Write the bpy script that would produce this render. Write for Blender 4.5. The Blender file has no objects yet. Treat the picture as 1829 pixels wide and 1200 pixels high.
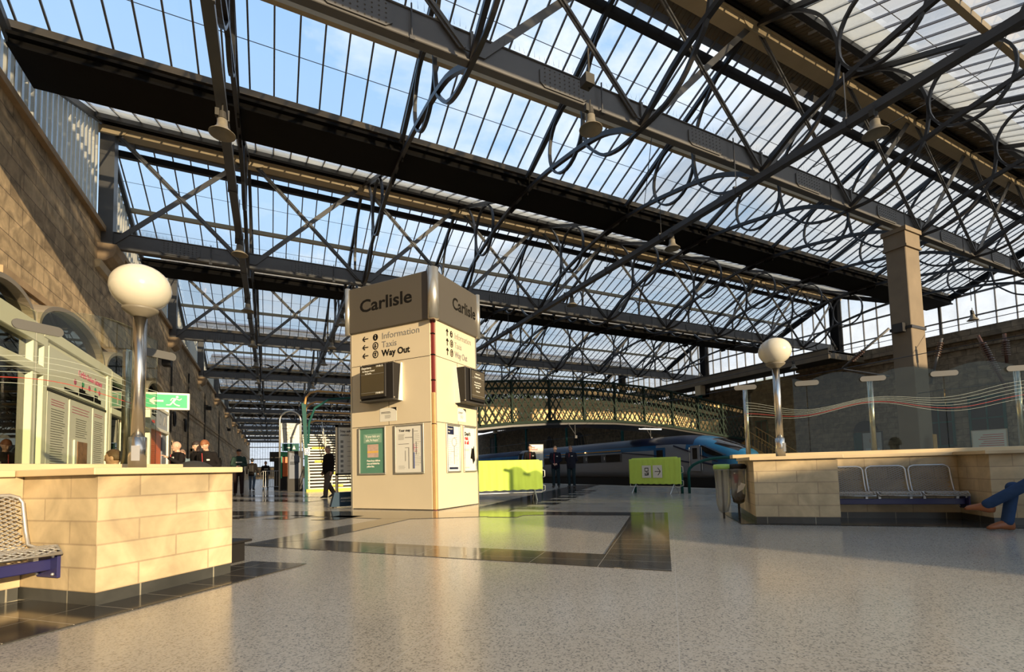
import bpy, bmesh, math, random
from mathutils import Vector, Matrix, Euler
random.seed(7)
C = bpy.context.scene.collection
D = bpy.data
R = math.radians
S2 = math.sqrt(.5)
ORD = ['first','second','third','fourth','fifth','sixth','seventh','eighth','ninth','tenth','eleventh','twelfth','thirteenth']

# ---------------------------------------------------------------- mesh builder
class MB:
    def __init__(s): s.v=[]; s.f=[]; s.mi=[]; s.cur=0
    def add(s, vs, fs):
        o=len(s.v); s.v += [tuple(p) for p in vs]
        s.f += [tuple(i+o for i in f) for f in fs]; s.mi += [s.cur]*len(fs)
        return s
    def box(s, x0,x1,y0,y1,z0,z1):
        return s.add([(x0,y0,z0),(x1,y0,z0),(x1,y1,z0),(x0,y1,z0),(x0,y0,z1),(x1,y0,z1),(x1,y1,z1),(x0,y1,z1)],
            [(0,3,2,1),(4,5,6,7),(0,1,5,4),(1,2,6,5),(2,3,7,6),(3,0,4,7)])
    def bar(s, a, b, w, h, up=(0,0,1)):
        a=Vector(a); b=Vector(b); t=(b-a).normalized(); up=Vector(up)
        if abs(t.dot(up))>.999: up=Vector((0,1,0))
        n=t.cross(up).normalized(); u=n.cross(t)
        q=[]
        for p in (a,b):
            for i,j in ((-1,-1),(1,-1),(1,1),(-1,1)): q.append(p+n*(w/2*i)+u*(h/2*j))
        return s.add(q,[(0,3,2,1),(4,5,6,7),(0,1,5,4),(1,2,6,5),(2,3,7,6),(3,0,4,7)])
    def strip(s, pts, w, h, nrm, closed=False):
        # rectangular section swept along pts; w along nrm, h in the plane
        nrm=Vector(nrm).normalized(); P=[Vector(p) for p in pts]; n=len(P); q=[]
        for i in range(n):
            a=P[(i-1)%n] if closed or i>0 else P[0]; b=P[(i+1)%n] if closed or i<n-1 else P[-1]
            t=(b-a).normalized(); m=t.cross(nrm).normalized()
            for x,y in ((-1,-1),(1,-1),(1,1),(-1,1)): q.append(P[i]+nrm*(w/2*x)+m*(h/2*y))
        fs=[]
        for i in range(n if closed else n-1):
            a=4*i; b=4*((i+1)%n)
            for k in range(4): fs.append((a+k,a+(k+1)%4,b+(k+1)%4,b+k))
        if not closed: fs += [(3,2,1,0),(4*n-4,4*n-3,4*n-2,4*n-1)]
        return s.add(q,fs)
    def tube(s, pts, r, n=8, closed=False, ry=None):
        P=[Vector(p) for p in pts]; m=len(P); rs=r if isinstance(r,(list,tuple)) else [r]*m
        t=(P[1]-P[0]).normalized(); up=Vector((0,0,1)) if abs(t.z)<.9 else Vector((1,0,0))
        nx=t.cross(up).normalized(); q=[]
        for i in range(m):
            a=P[(i-1)%m] if closed or i>0 else P[0]; b=P[(i+1)%m] if closed or i<m-1 else P[-1]
            t=(b-a).normalized(); nx=(nx-t*nx.dot(t)).normalized(); ny=t.cross(nx)
            for k in range(n):
                c=2*math.pi*k/n; q.append(P[i]+(nx*math.cos(c)+ny*math.sin(c)*(ry or 1))*rs[i])
        fs=[]
        for i in range(m if closed else m-1):
            a=n*i; b=n*((i+1)%m)
            for k in range(n): fs.append((a+k,a+(k+1)%n,b+(k+1)%n,b+k))
        if not closed: fs += [tuple(range(n))[::-1], tuple(range(n*(m-1),n*m))]
        return s.add(q,fs)
    def prism(s, poly, vec):
        n=len(poly); vec=Vector(vec); a=[Vector(p) for p in poly]
        return s.add(a+[p+vec for p in a],[tuple(range(n))[::-1],tuple(range(n,2*n))]+[(i,(i+1)%n,n+(i+1)%n,n+i) for i in range(n)])
    def poly(s, pts): return s.add(pts,[tuple(range(len(pts)))])
    def loft(s, rings, caps=True):
        n=len(rings[0]); q=[]; fs=[]
        for r in rings: q+=list(r)
        for i in range(len(rings)-1):
            for k in range(n): fs.append((i*n+k,i*n+(k+1)%n,(i+1)*n+(k+1)%n,(i+1)*n+k))
        if caps: fs += [tuple(range(n))[::-1],tuple(range(n*(len(rings)-1),n*len(rings)))]
        return s.add(q,fs)
    def lathe(s, prof, n=20, c=(0,0,0)):
        return s.loft([[(c[0]+r*math.cos(2*math.pi*k/n),c[1]+r*math.sin(2*math.pi*k/n),c[2]+z) for k in range(n)] for r,z in prof])
    def ball(s, c, r, nu=16, nv=10, fn=None):
        rx,ry,rz=r if isinstance(r,(tuple,list)) else (r,r,r); rings=[]
        for j in range(nv+1):
            a=math.pi*j/nv-math.pi/2; a=max(min(a,1.55),-1.55); ring=[]
            for k in range(nu):
                b=2*math.pi*k/nu; d=(math.cos(a)*math.cos(b),math.cos(a)*math.sin(b),math.sin(a))
                if fn: d=fn(d)
                ring.append((c[0]+d[0]*rx,c[1]+d[1]*ry,c[2]+d[2]*rz))
            rings.append(ring)
        return s.loft(rings)
    def mesh(s, name, m, smooth=False):
        me=D.meshes.new(name); me.from_pydata(s.v,[],s.f)
        for x in (m if isinstance(m,(list,tuple)) else [m]): me.materials.append(x)
        if any(s.mi): me.polygons.foreach_set('material_index',s.mi)
        bm=bmesh.new(); bm.from_mesh(me); bmesh.ops.recalc_face_normals(bm,faces=bm.faces); 
        uv=bm.loops.layers.uv.new('uv')
        for f in bm.faces:
            n=f.normal; f.smooth=smooth
            if abs(n.z)>.7:
                for l in f.loops: l[uv].uv=(l.vert.co.x,l.vert.co.y)
            else:
                t=Vector((-n.y,n.x,0)).normalized()
                for l in f.loops: l[uv].uv=(l.vert.co.dot(t),l.vert.co.z)
        bm.to_mesh(me); bm.free()
        return me
    def build(s, name, m, parent=None, smooth=False, loc=(0,0,0), rot=(0,0,0)):
        return put(name, s.mesh(name,m,smooth), parent, loc, rot)

def put(name, me, parent=None, loc=(0,0,0), rot=(0,0,0)):
    o=D.objects.new(name,me); C.objects.link(o); o.parent=parent; o.location=loc; o.rotation_euler=rot
    return o
def bevel(o, w=.01, seg=2):
    b=o.modifiers.new('b','BEVEL'); b.width=w; b.segments=seg; b.limit_method='ANGLE'; b.angle_limit=R(40); return o
def thing(name, label, cat, loc=(0,0,0), rz=0, group=None, rot=None):
    o=D.objects.new(name,None); C.objects.link(o); o.location=loc; o.rotation_euler=rot or (0,0,rz)
    o.empty_display_size=.2
    return tag(o,label,cat,group)
def tag(o, label=None, cat=None, group=None, kind=None):
    if label: o['label']=label
    if cat: o['category']=cat
    if group: o['group']=group
    if kind: o['kind']=kind
    return o
def struct(name, mb, m, label=None, parent=None, **k):
    o=mb.build(name,m,parent,**k)
    if parent is None:
        o['kind']='structure'
        if label: o['label']=label
    return o
def dup(root, loc, rz=None, label=None):
    r=root.copy(); C.objects.link(r); r.location=loc
    if rz is not None: r.rotation_euler=(0,0,rz)
    if label: r['label']=label
    for ch in list(root.children):
        c=ch.copy(); C.objects.link(c); c.parent=r
        for g in list(ch.children):
            d=g.copy(); C.objects.link(d); d.parent=c
    return r
def EP(a,b,z=0): return (S2*(a-b),S2*(a+b),z)      # booth grid: two axes at 45 degrees to the hall
Q45=R(45)
def facing(name,label,cat,loc,yaw,group=None):     # local x = right, y = up, z = out of the face
    return thing(name,label,cat,loc,0,group,rot=(R(90),0,yaw))
def flat(name, rects, m, parent, z0, z1):
    b=MB()
    for x0,x1,y0,y1 in rects: b.box(x0,x1,y0,y1,z0,z1)
    return b.build(name,m,parent)
def text(name, st, size, m, parent, x, y, z, bold=0, align='LEFT', ext=.002, sx=1, rot=(0,0,0)):
    cu=D.curves.new(name,'FONT'); cu.body=st; cu.size=size; cu.align_x=align; cu.extrude=ext; cu.offset=bold; cu.resolution_u=3
    t=D.objects.new('tmp',cu); C.objects.link(t); dg=bpy.context.evaluated_depsgraph_get(); dg.update()
    me=D.meshes.new_from_object(t.evaluated_get(dg)); D.objects.remove(t); D.curves.remove(cu)
    me.materials.clear(); me.materials.append(m); me.name=name
    o=put(name,me,parent,(x,y,z),rot); o.scale=(sx,1,1); return o
def lines(name, x0, x1, ys, h, m, parent, z, jag=.25):
    b=MB(); rr=random.Random(len(ys)*7+int(x1*100))
    for y in ys: b.box(x0,x1-(x1-x0)*jag*rr.random(),y,y+h,z,z+.002)
    return b.build(name,m,parent)

# ---------------------------------------------------------------- materials
def nt(name):
    m=D.materials.new(name); m.use_nodes=True; t=m.node_tree; p=t.nodes['Principled BSDF']; return m,t,p
def N(t,kind,**k):
    n=t.nodes.new(kind)
    for a,b in k.items():
        if hasattr(n,a): setattr(n,a,b)
        else: n.inputs[a].default_value=b
    return n
def L(t,a,b): t.links.new(a,b)
def col(c): return (c[0],c[1],c[2],1)
def mat(name, c, rough=.5, metal=0, var=.12, scale=4, bump=0, spec=.5, coord='Object', c2=None, emit=0):
    m,t,p=nt(name); p.inputs['Roughness'].default_value=rough; p.inputs['Metallic'].default_value=metal
    p.inputs['Specular IOR Level'].default_value=spec
    tc=N(t,'ShaderNodeTexCoord'); no=N(t,'ShaderNodeTexNoise',Scale=scale,Detail=4.0)
    L(t,tc.outputs[coord],no.inputs['Vector'])
    mx=N(t,'ShaderNodeMix',data_type='RGBA'); L(t,no.outputs['Fac'],mx.inputs['Factor'])
    a=c2 or tuple(x*(1-var) for x in c); b=tuple(min(1,x*(1+var)) for x in c)
    mx.inputs[6].default_value=col(a); mx.inputs[7].default_value=col(b); L(t,mx.outputs[2],p.inputs['Base Color'])
    if bump:
        bu=N(t,'ShaderNodeBump',Strength=bump,Distance=.02); L(t,no.outputs['Fac'],bu.inputs['Height']); L(t,bu.outputs[0],p.inputs['Normal'])
    if emit: p.inputs['Emission Color'].default_value=col(c); p.inputs['Emission Strength'].default_value=emit
    return m
def blocks(name, c1, c2, cm, bw, bh, mortar=.008, rough=.75, vein=.5, bump=.3, off=.5, stain=None):
    m,t,p=nt(name); p.inputs['Roughness'].default_value=rough
    uv=N(t,'ShaderNodeUVMap'); uv.uv_map='uv'
    br=N(t,'ShaderNodeTexBrick',Scale=1.0); br.offset=off
    br.inputs['Color1'].default_value=col(c1); br.inputs['Color2'].default_value=col(c2); br.inputs['Mortar'].default_value=col(cm)
    br.inputs['Mortar Size'].default_value=mortar; br.inputs['Mortar Smooth'].default_value=.1; br.inputs['Bias'].default_value=0.0
    br.inputs['Brick Width'].default_value=bw; br.inputs['Row Height'].default_value=bh
    L(t,uv.outputs[0],br.inputs['Vector'])
    tc=N(t,'ShaderNodeTexCoord'); n1=N(t,'ShaderNodeTexNoise',Scale=1.7,Detail=6.0,Distortion=1.4); L(t,tc.outputs['Object'],n1.inputs['Vector'])
    n2=N(t,'ShaderNodeTexNoise',Scale=14.0,Detail=4.0); L(t,tc.outputs['Object'],n2.inputs['Vector'])
    mr=N(t,'ShaderNodeMapRange'); L(t,n1.outputs['Fac'],mr.inputs[0]); mr.inputs[1].default_value=.3; mr.inputs[2].default_value=.7; mr.inputs[3].default_value=1-vein; mr.inputs[4].default_value=1+vein*.35
    m1=N(t,'ShaderNodeVectorMath',operation='SCALE'); L(t,br.outputs['Color'],m1.inputs[0]); L(t,mr.outputs[0],m1.inputs['Scale'])
    mr2=N(t,'ShaderNodeMapRange'); L(t,n2.outputs['Fac'],mr2.inputs[0]); mr2.inputs[3].default_value=.86; mr2.inputs[4].default_value=1.1
    m2=N(t,'ShaderNodeVectorMath',operation='SCALE'); L(t,m1.outputs[0],m2.inputs[0]); L(t,mr2.outputs[0],m2.inputs['Scale'])
    L(t,m2.outputs[0],p.inputs['Base Color'])
    bu=N(t,'ShaderNodeBump',Strength=bump,Distance=.01,invert=True); L(t,br.outputs['Fac'],bu.inputs['Height']); L(t,bu.outputs[0],p.inputs['Normal'])
    return m
def glass(name, tint, milky=0.0, ior=1.5, mcol=(.9,.93,1), rough=0.0, gmax=1.0):
    m=D.materials.new(name); m.use_nodes=True; t=m.node_tree; t.nodes.clear()
    out=N(t,'ShaderNodeOutputMaterial'); tr=N(t,'ShaderNodeBsdfTransparent',Color=col(tint))
    last=tr.outputs[0]
    if milky:
        tl=N(t,'ShaderNodeBsdfTranslucent',Color=col(mcol)); df=N(t,'ShaderNodeBsdfDiffuse',Color=col(mcol)); a=N(t,'ShaderNodeMixShader',Fac=.35)
        L(t,tl.outputs[0],a.inputs[1]); L(t,df.outputs[0],a.inputs[2])
        tc=N(t,'ShaderNodeTexCoord'); no=N(t,'ShaderNodeTexNoise',Scale=.9,Detail=5.0); L(t,tc.outputs['Object'],no.inputs['Vector'])
        mr=N(t,'ShaderNodeMapRange'); L(t,no.outputs['Fac'],mr.inputs[0]); mr.inputs[1].default_value=.35; mr.inputs[2].default_value=.7
        mr.inputs[3].default_value=milky*.6; mr.inputs[4].default_value=milky*1.3
        b=N(t,'ShaderNodeMixShader'); L(t,mr.outputs[0],b.inputs[0]); L(t,last,b.inputs[1]); L(t,a.outputs[0],b.inputs[2]); last=b.outputs[0]
    gl=N(t,'ShaderNodeBsdfGlossy',Roughness=rough); fr=N(t,'ShaderNodeFresnel',IOR=ior); c=N(t,'ShaderNodeMixShader')
    mm=N(t,'ShaderNodeMath',operation='MULTIPLY'); mm.inputs[1].default_value=gmax; L(t,fr.outputs[0],mm.inputs[0])
    L(t,mm.outputs[0],c.inputs[0]); L(t,last,c.inputs[1]); L(t,gl.outputs[0],c.inputs[2]); L(t,c.outputs[0],out.inputs[0])
    return m

def terrazzo():
    m,t,p=nt('terrazzo'); p.inputs['Roughness'].default_value=.17; p.inputs['Specular IOR Level'].default_value=.55
    tc=N(t,'ShaderNodeTexCoord')
    v=N(t,'ShaderNodeTexVoronoi',Scale=120.0); L(t,tc.outputs['Object'],v.inputs['Vector'])
    rp=N(t,'ShaderNodeValToRGB'); e=rp.color_ramp.elements; e[0].position=.0; e[0].color=(.15,.14,.13,1); e[1].position=.55; e[1].color=(.42,.385,.325,1)
    x=e.new(.30); x.color=(.36,.33,.28,1)
    sx=N(t,'ShaderNodeSeparateColor'); L(t,v.outputs['Color'],sx.inputs[0]); L(t,sx.outputs[0],rp.inputs[0])
    n=N(t,'ShaderNodeTexNoise',Scale=.8,Detail=5.0); L(t,tc.outputs['Object'],n.inputs['Vector'])
    mr=N(t,'ShaderNodeMapRange'); L(t,n.outputs['Fac'],mr.inputs[0]); mr.inputs[3].default_value=.88; mr.inputs[4].default_value=1.1
    s=N(t,'ShaderNodeVectorMath',operation='SCALE'); L(t,rp.outputs[0],s.inputs[0]); L(t,mr.outputs[0],s.inputs['Scale'])
    # thin joints on the 45 degree grid
    mp=N(t,'ShaderNodeMapping'); mp.inputs['Rotation'].default_value=(0,0,R(-45)); L(t,tc.outputs['Object'],mp.inputs['Vector'])
    br=N(t,'ShaderNodeTexBrick',Scale=1.0); br.offset=0; br.inputs['Brick Width'].default_value=2.6; br.inputs['Row Height'].default_value=1.3; br.inputs['Mortar Size'].default_value=.0025; br.inputs['Mortar Smooth'].default_value=0
    L(t,mp.outputs[0],br.inputs['Vector'])
    mx=N(t,'ShaderNodeMix',data_type='RGBA'); L(t,br.outputs['Fac'],mx.inputs['Factor']); L(t,s.outputs[0],mx.inputs[6]); mx.inputs[7].default_value=(.42,.40,.36,1)
    L(t,mx.outputs[2],p.inputs['Base Color'])
    n2=N(t,'ShaderNodeTexNoise',Scale=1.3,Detail=3.0); L(t,tc.outputs['Object'],n2.inputs['Vector'])
    mr2=N(t,'ShaderNodeMapRange'); L(t,n2.outputs['Fac'],mr2.inputs[0]); mr2.inputs[3].default_value=.13; mr2.inputs[4].default_value=.24; L(t,mr2.outputs[0],p.inputs['Roughness'])
    return m
def darktile():
    m,t,p=nt('dark_tile'); p.inputs['Roughness'].default_value=.12
    tc=N(t,'ShaderNodeTexCoord'); mp=N(t,'ShaderNodeMapping'); mp.inputs['Rotation'].default_value=(0,0,R(-45)); L(t,tc.outputs['Object'],mp.inputs['Vector'])
    br=N(t,'ShaderNodeTexBrick',Scale=1.0); br.offset=0; br.inputs['Brick Width'].default_value=.335; br.inputs['Row Height'].default_value=.66; br.inputs['Mortar Size'].default_value=.0035
    br.inputs['Color1'].default_value=(.030,.028,.026,1); br.inputs['Color2'].default_value=(.042,.038,.034,1); br.inputs['Mortar'].default_value=(.30,.27,.22,1)
    L(t,mp.outputs[0],br.inputs['Vector']); L(t,br.outputs['Color'],p.inputs['Base Color'])
    return m
M={}
M['terrazzo']=terrazzo(); M['tile']=darktile()
M['stone']=blocks('pale_sandstone',(.64,.50,.295),(.53,.40,.23),(.44,.33,.195),.58,.167,.0065,.6,.42,.2)
M['stone2']=blocks('pale_sandstone_small',(.64,.50,.295),(.54,.41,.235),(.43,.32,.195),.52,.167,.0065,.6,.36,.2)
M['coping']=mat('coping_stone',(.62,.47,.27),.5,0,.18,3,.05)
M['oldstone']=blocks('old_sandstone',(.66,.49,.29),(.47,.34,.20),(.24,.17,.105),1.25,.46,.012,.85,.55,.4)
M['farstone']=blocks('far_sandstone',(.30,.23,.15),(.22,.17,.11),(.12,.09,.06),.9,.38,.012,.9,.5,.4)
M['carved']=mat('carved_stone',(.40,.28,.165),.85,0,.35,3,.4)
M['granite']=blocks('granite_plinth',(.055,.055,.05),(.075,.072,.062),(.30,.27,.2),.62,.6,.006,.35,.4,.1)
M['steel']=mat('charcoal_paint',(.050,.050,.052),.42,0,.2,3)
M['steellight']=mat('grey_paint',(.105,.10,.095),.4,0,.2,3)
M['iron']=mat('black_iron',(.028,.026,.026),.38,0,.25,4)
M['beige']=mat('beige_paint',(.50,.385,.225),.5,0,.16,2)
M['beigedark']=mat('weathered_beige_paint',(.18,.14,.09),.55,0,.3,2)
M['gutter']=mat('gutter_iron',(.009,.0075,.006),.75,0,.25,2,spec=.12)
M['lead']=mat('lead_flashing',(.20,.21,.25),.6,0,.25,1.5); M['bar']=mat('glazing_bar_grey',(.16,.15,.14),.5,0,.2,5); M['barlit']=mat('glazing_bar_lit',(.40,.39,.40),.5,0,.15,5); M['clamp']=mat('clamp_grey',(.12,.115,.105),.45,0,.05,5)  # S slope bars: the grey bar again, paler, with sunlight put into its colour
M['glassN']=glass('roof_glass_clear',(.97,.985,1.0),.05,1.4,(.82,.88,1),0,.4)
M['glassS']=glass('roof_glass_frosted',(.90,.93,.97),.44,1.45,(.93,.92,.90),0,.45)
M['frost']=glass('frosted_strip',(.85,.83,.78),.8,1.4,(.97,.93,.80),.1,.3)
M['screen']=glass('screen_glass',(.87,.89,.82),0,1.45,gmax=.55)
M['shopglass']=glass('shop_glass',(.42,.45,.40),0,1.6)
M['gable']=glass('gable_glass',(.95,.97,1.0),.16,1.5,(.9,.95,1),0,.5)
M['louvre']=glass('corrugated_sheet',(.75,.80,.85),.62,1.4,(.93,.93,.92),.2,.4)
M['stainless']=mat('stainless_steel',(.62,.58,.52),.24,1,.08,6)
M['galv']=mat('galvanised_wire',(.50,.49,.47),.42,.7,.1,20)
M['navy']=mat('navy_paint',(.022,.022,.10),.35,0,.1,4)
M['opal']=mat('opal_globe',(.62,.575,.46),.16,0,.05,3)
M['bell']=mat('lamp_enamel',(.19,.165,.12),.5,0,.3,6)
M['cream']=mat('cream_panel',(.66,.555,.385),.42,0,.05,1.5)
M['header']=mat('bronze_panel',(.115,.102,.084),.4,.3,.05,1.5)
M['ali']=mat('aluminium',(.58,.55,.48),.32,.8,.06,5)
M['maroon']=mat('maroon_paint',(.16,.02,.02),.4,0,.1,3)
M['wood']=mat('timber_batten',(.62,.38,.16),.55,0,.2,3)
M['ink']=mat('dark_lettering',(.011,.010,.009),.9,0,.02,3,spec=.05)
M['black']=mat('black_plastic',(.016,.014,.013),.5,0,.1,5,spec=.3)
M['dkgrey']=mat('dark_grey_cladding',(.05,.046,.04),.6,0,.1,3,spec=.25)
M['screenoff']=mat('display_screen',(.07,.055,.030),.25,0,.05,3)
M['paper']=mat('white_paper',(.74,.71,.62),.6,0,.03,3)
M['white']=mat('white_paint',(.80,.77,.66),.45,0,.04,3)
M['cabin']=mat('ivory_panel',(.88,.84,.66),.4,0,.05,2)
M['green']=mat('green_poster',(.10,.25,.17),.45,0,.1,3)
M['sign']=mat('safety_green',(.05,.42,.20),.4,0,.05,3)
M['teal']=mat('teal_paint',(.010,.075,.066),.6,0,.15,4,spec=.25)
M['orangep']=mat('orange_shutter',(.80,.16,.02),.4,0,.1,4)
M['gold']=mat('ochre_rail',(.50,.28,.09),.4,0,.2,4)
M['yellow']=mat('yellow_paint',(.80,.62,.03),.5,0,.1,4)
M['red']=mat('red_print',(.60,.05,.05),.5,0,.05,4)
M['pink']=mat('magenta_print',(.55,.12,.22),.5,0,.05,4)
M['greytext']=mat('grey_print',(.22,.21,.19),.6,0,.05,4)
M['blueprint']=mat('blue_print',(.05,.09,.33),.5,0,.05,4)
M['bluebase']=mat('dark_blue_panel',(.008,.035,.07),.7,0,.1,4)
M['cloth']=mat('lime_cover',(.56,.74,.12),.8,0,.06,6,.05,spec=.2)
M['boards']=mat('plywood_boards',(.78,.53,.25),.7,0,.22,1.2)
M['bridgegreen']=mat('bridge_green',(.020,.032,.024),.8,0,.25,3,spec=.15)
M['track']=mat('ballast',(.05,.043,.036),.95,0,.5,30,.8)
M['platform']=mat('platform_asphalt',(.25,.215,.165),.6,0,.15,2)
M['trainwhite']=mat('train_silver',(.30,.30,.31),.32,.2,.05,2)
M['trainblue']=mat('train_blue',(.013,.11,.25),.28,0,.1,1)
M['traindark']=mat('train_dark_blue',(.015,.02,.05),.35,0,.1,2)
M['trainglass']=mat('train_window',(.012,.012,.014),.08,0,.1,3)
M['bag']=glass('clear_bag',(.78,.78,.74),.5,1.35,(.85,.83,.78),.15,.6)
M['trash']=mat('dark_rubbish',(.09,.075,.055),.8,0,.7,14,.6)
M['lime']=mat('lime_lid',(.38,.60,.12),.4,0,.06,4)
M['photo']=mat('photo_print',(.30,.16,.09),.5,0,.7,9)
M['etch']=mat('etched_stripe',(.42,.45,.38),.5,0,.03,3)
M['pigeon']=mat('pigeon_feathers',(.05,.05,.055),.6,0,.3,9)
M['insul']=mat('insulator_brown',(.10,.05,.035),.3,0,.2,6)
# ---------------------------------------------------------------- camera, sky, sun
def camera():
    yaw,pi,ro=R(26.76),R(3.41),R(-1.48)
    f=Vector((math.sin(yaw)*math.cos(pi),math.cos(yaw)*math.cos(pi),math.sin(pi))); r=Vector((math.cos(yaw),-math.sin(yaw),0)); u=r.cross(f)
    c,s=math.cos(ro),math.sin(ro); r2=r*c+u*s; u2=u*c-r*s
    cd=D.cameras.new('camera'); o=D.objects.new('camera',cd); C.objects.link(o)
    m=Matrix((r2,u2,-f)).transposed().to_4x4(); m.translation=(0,0,.9); o.matrix_world=m
    cd.sensor_width=36; cd.lens=853.9/1829*36; cd.shift_y=(786.5-600)/1829; cd.clip_start=.05; cd.clip_end=2000
    bpy.context.scene.camera=o
camera()
SUN=Vector((math.cos(R(285))*math.cos(R(12)),math.sin(R(285))*math.cos(R(12)),math.sin(R(12))))
ld=D.lights.new('sun','SUN'); ld.energy=6.6; ld.color=(1.0,.79,.50); ld.angle=R(.6)
so=D.objects.new('sun',ld); C.objects.link(so); so.rotation_euler=SUN.to_track_quat('Z','Y').to_euler(); so.location=(10,-30,20)
def world():
    w=D.worlds.new('sky'); bpy.context.scene.world=w; w.use_nodes=True; t=w.node_tree; bg=t.nodes['Background']
    tc=N(t,'ShaderNodeTexCoord'); sp=N(t,'ShaderNodeSeparateXYZ'); L(t,tc.outputs['Generated'],sp.inputs[0])
    rp=N(t,'ShaderNodeValToRGB'); e=rp.color_ramp.elements
    e[0].position=.0; e[0].color=(.10,.085,.07,1); e[1].position=1; e[1].color=(.31,.52,.84,1)
    for p,c in ((.485,(.12,.10,.08)),(.50,(.92,.95,.98)),(.56,(.80,.90,.99)),(.66,(.55,.76,.98)),(.85,(.36,.59,.92))):
        x=e.new(p); x.color=col(c)
    mr=N(t,'ShaderNodeMapRange'); L(t,sp.outputs['Z'],mr.inputs[0]); mr.inputs[1].default_value=-1; mr.inputs[2].default_value=1; L(t,mr.outputs[0],rp.inputs[0])
    mp=N(t,'ShaderNodeMapping'); mp.inputs['Scale'].default_value=(1,1,2.2); L(t,tc.outputs['Generated'],mp.inputs['Vector'])
    n=N(t,'ShaderNodeTexNoise',Scale=2.6,Detail=8.0,Roughness=.6,Distortion=.4); L(t,mp.outputs[0],n.inputs['Vector'])
    mx=N(t,'ShaderNodeMath',operation='MULTIPLY_ADD'); L(t,sp.outputs['X'],mx.inputs[0]); mx.inputs[1].default_value=.36; L(t,n.outputs['Fac'],mx.inputs[2])
    cr=N(t,'ShaderNodeMapRange'); L(t,mx.outputs[0],cr.inputs[0]); cr.inputs[1].default_value=.54; cr.inputs[2].default_value=.80; cr.inputs[3].default_value=0; cr.inputs[4].default_value=.85
    up=N(t,'ShaderNodeMapRange'); L(t,sp.outputs['Z'],up.inputs[0]); up.inputs[1].default_value=-.01; up.inputs[2].default_value=.03
    mu=N(t,'ShaderNodeMath',operation='MULTIPLY'); L(t,cr.outputs[0],mu.inputs[0]); L(t,up.outputs[0],mu.inputs[1])
    mi=N(t,'ShaderNodeMix',data_type='RGBA'); L(t,mu.outputs[0],mi.inputs['Factor']); L(t,rp.outputs[0],mi.inputs[6]); mi.inputs[7].default_value=(1.15,1.13,1.08,1)
    L(t,mi.outputs[2],bg.inputs['Color']); bg.inputs['Strength'].default_value=1.0
world()
sc=bpy.context.scene
sc.view_settings.view_transform='Standard'; sc.view_settings.look='None'; sc.view_settings.gamma=1; sc.view_settings.exposure=.2
cy=sc.cycles; cy.max_bounces=8; cy.diffuse_bounces=3; cy.glossy_bounces=3; cy.transparent_max_bounces=40; cy.transmission_bounces=3; cy.use_denoising=True
cy.caustics_reflective=False; cy.caustics_refractive=False; cy.sample_clamp_indirect=6

# ---------------------------------------------------------------- hall setting
U=8.1; P=12.474; Y1=8.424; XA=-5.22; BAY=4.374; NB=10; XB=XA+NB*BAY
ZZ=lambda r:.9+U*r
NG=11                                           # girders 1..11
GY=[Y1+P*k for k in range(NG)]
WX=-5.3; RX=XB+.1
struct('floor',MB().box(WX-.4,14.2,-16,150,-.4,0),M['terrazzo'],'pale speckled terrazzo concourse floor')
struct('platform_edge_trim',MB().box(14.2,14.6,-16,150,-1.0,.0),M['platform'],'pale coping strip along the platform edge')
struct('track_ground',MB().box(14.6,25.3,-16,150,-1.6,-1.1),M['track'],'dark ballast track bed between the platforms')
struct('platform_floor',MB().box(25.3,RX+.6,-16,150,-1.6,0),M['platform'],'far island platform across the tracks')
for x in (17.0,18.45,22.85,24.3):
    tag(MB().box(x-.035,x+.035,-10,150,-1.1,-.95).build('steel_rail',M['iron']),'steel running rail on the dark ballast, %s from the concourse'%ORD[[17.0,18.45,22.85,24.3].index(x)],'rail','rails on the track bed')
FZ=0
def floorband(label,*polys):
    b=MB()
    for p in polys: b.prism([EP(a,c,.0005) for a,c in p],(0,0,.0035))
    global FZ; FZ+=.0007; struct('floor_tile_marking',b,M['tile'],label,loc=(0,0,FZ))
floorband('dark tile band along the near side of the floor pattern',[(4.84,5.34),(4.31,.03),(5.0,.68),(5.41,4.63)])
floorband('dark tile band on the platform side of the floor pattern',[(4.31,.03),(9.52,.09),(8.96,.73),(5.0,.68)])
floorband('dark tile band on the wall side of the floor pattern',[(4.84,5.34),(5.41,4.63),(8.06,4.74),(8.06,5.34)])
teeth=[[(8.96,.73),(9.52,.09),(9.6,2.6),(9.4,12.4),(8.4,12.4),(8.5,8.3),(8.06,5.34),(8.06,4.74),(8.96,2.5)]]
for k in range(6):
    a=6.1+1.22*k; teeth.append([(8.55,a),(8.55,a+.62),(7.75,a+.66),(7.75,a+.04)])
floorband('dark toothed tile band crossing the floor behind the sign tower',*teeth)
t2=[[(9.4,3.33),(24,3.4),(24,4.6),(9.4,4.4)],[(9.0,3.34),(9.4,3.34),(9.4,2.7),(8.5,2.75),(8.5,3.34)]]
for k in range(7):
    a=10.25+1.25*k; t2.append([(a,2.7),(a+.6,2.7),(a+.6,3.35),(a,3.35)])
floorband('dark toothed tile band leading towards the platform edge',*t2)
t3=[[(12.7,11.3),(13.6,11.2),(14.6,20),(13.6,20)],[(15.0,10),(16.2,10),(17.6,22),(16.6,22)]]
floorband('dark tile bands on the far concourse floor',*t3)
floorband('dark tile border around the left seating booth',[(2.0,3.55),(3.95,3.5),(3.95,4.2),(3.2,4.2),(1.9,4.9),(-2,4.9),(-2,3.6)])
floorband('dark tile border around the right seating booth',[(7.78,-.95),(7.75,-2.2),(7.6,-5.5),(9,-5.5),(9,-2),(9.65,-.85)])

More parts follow.
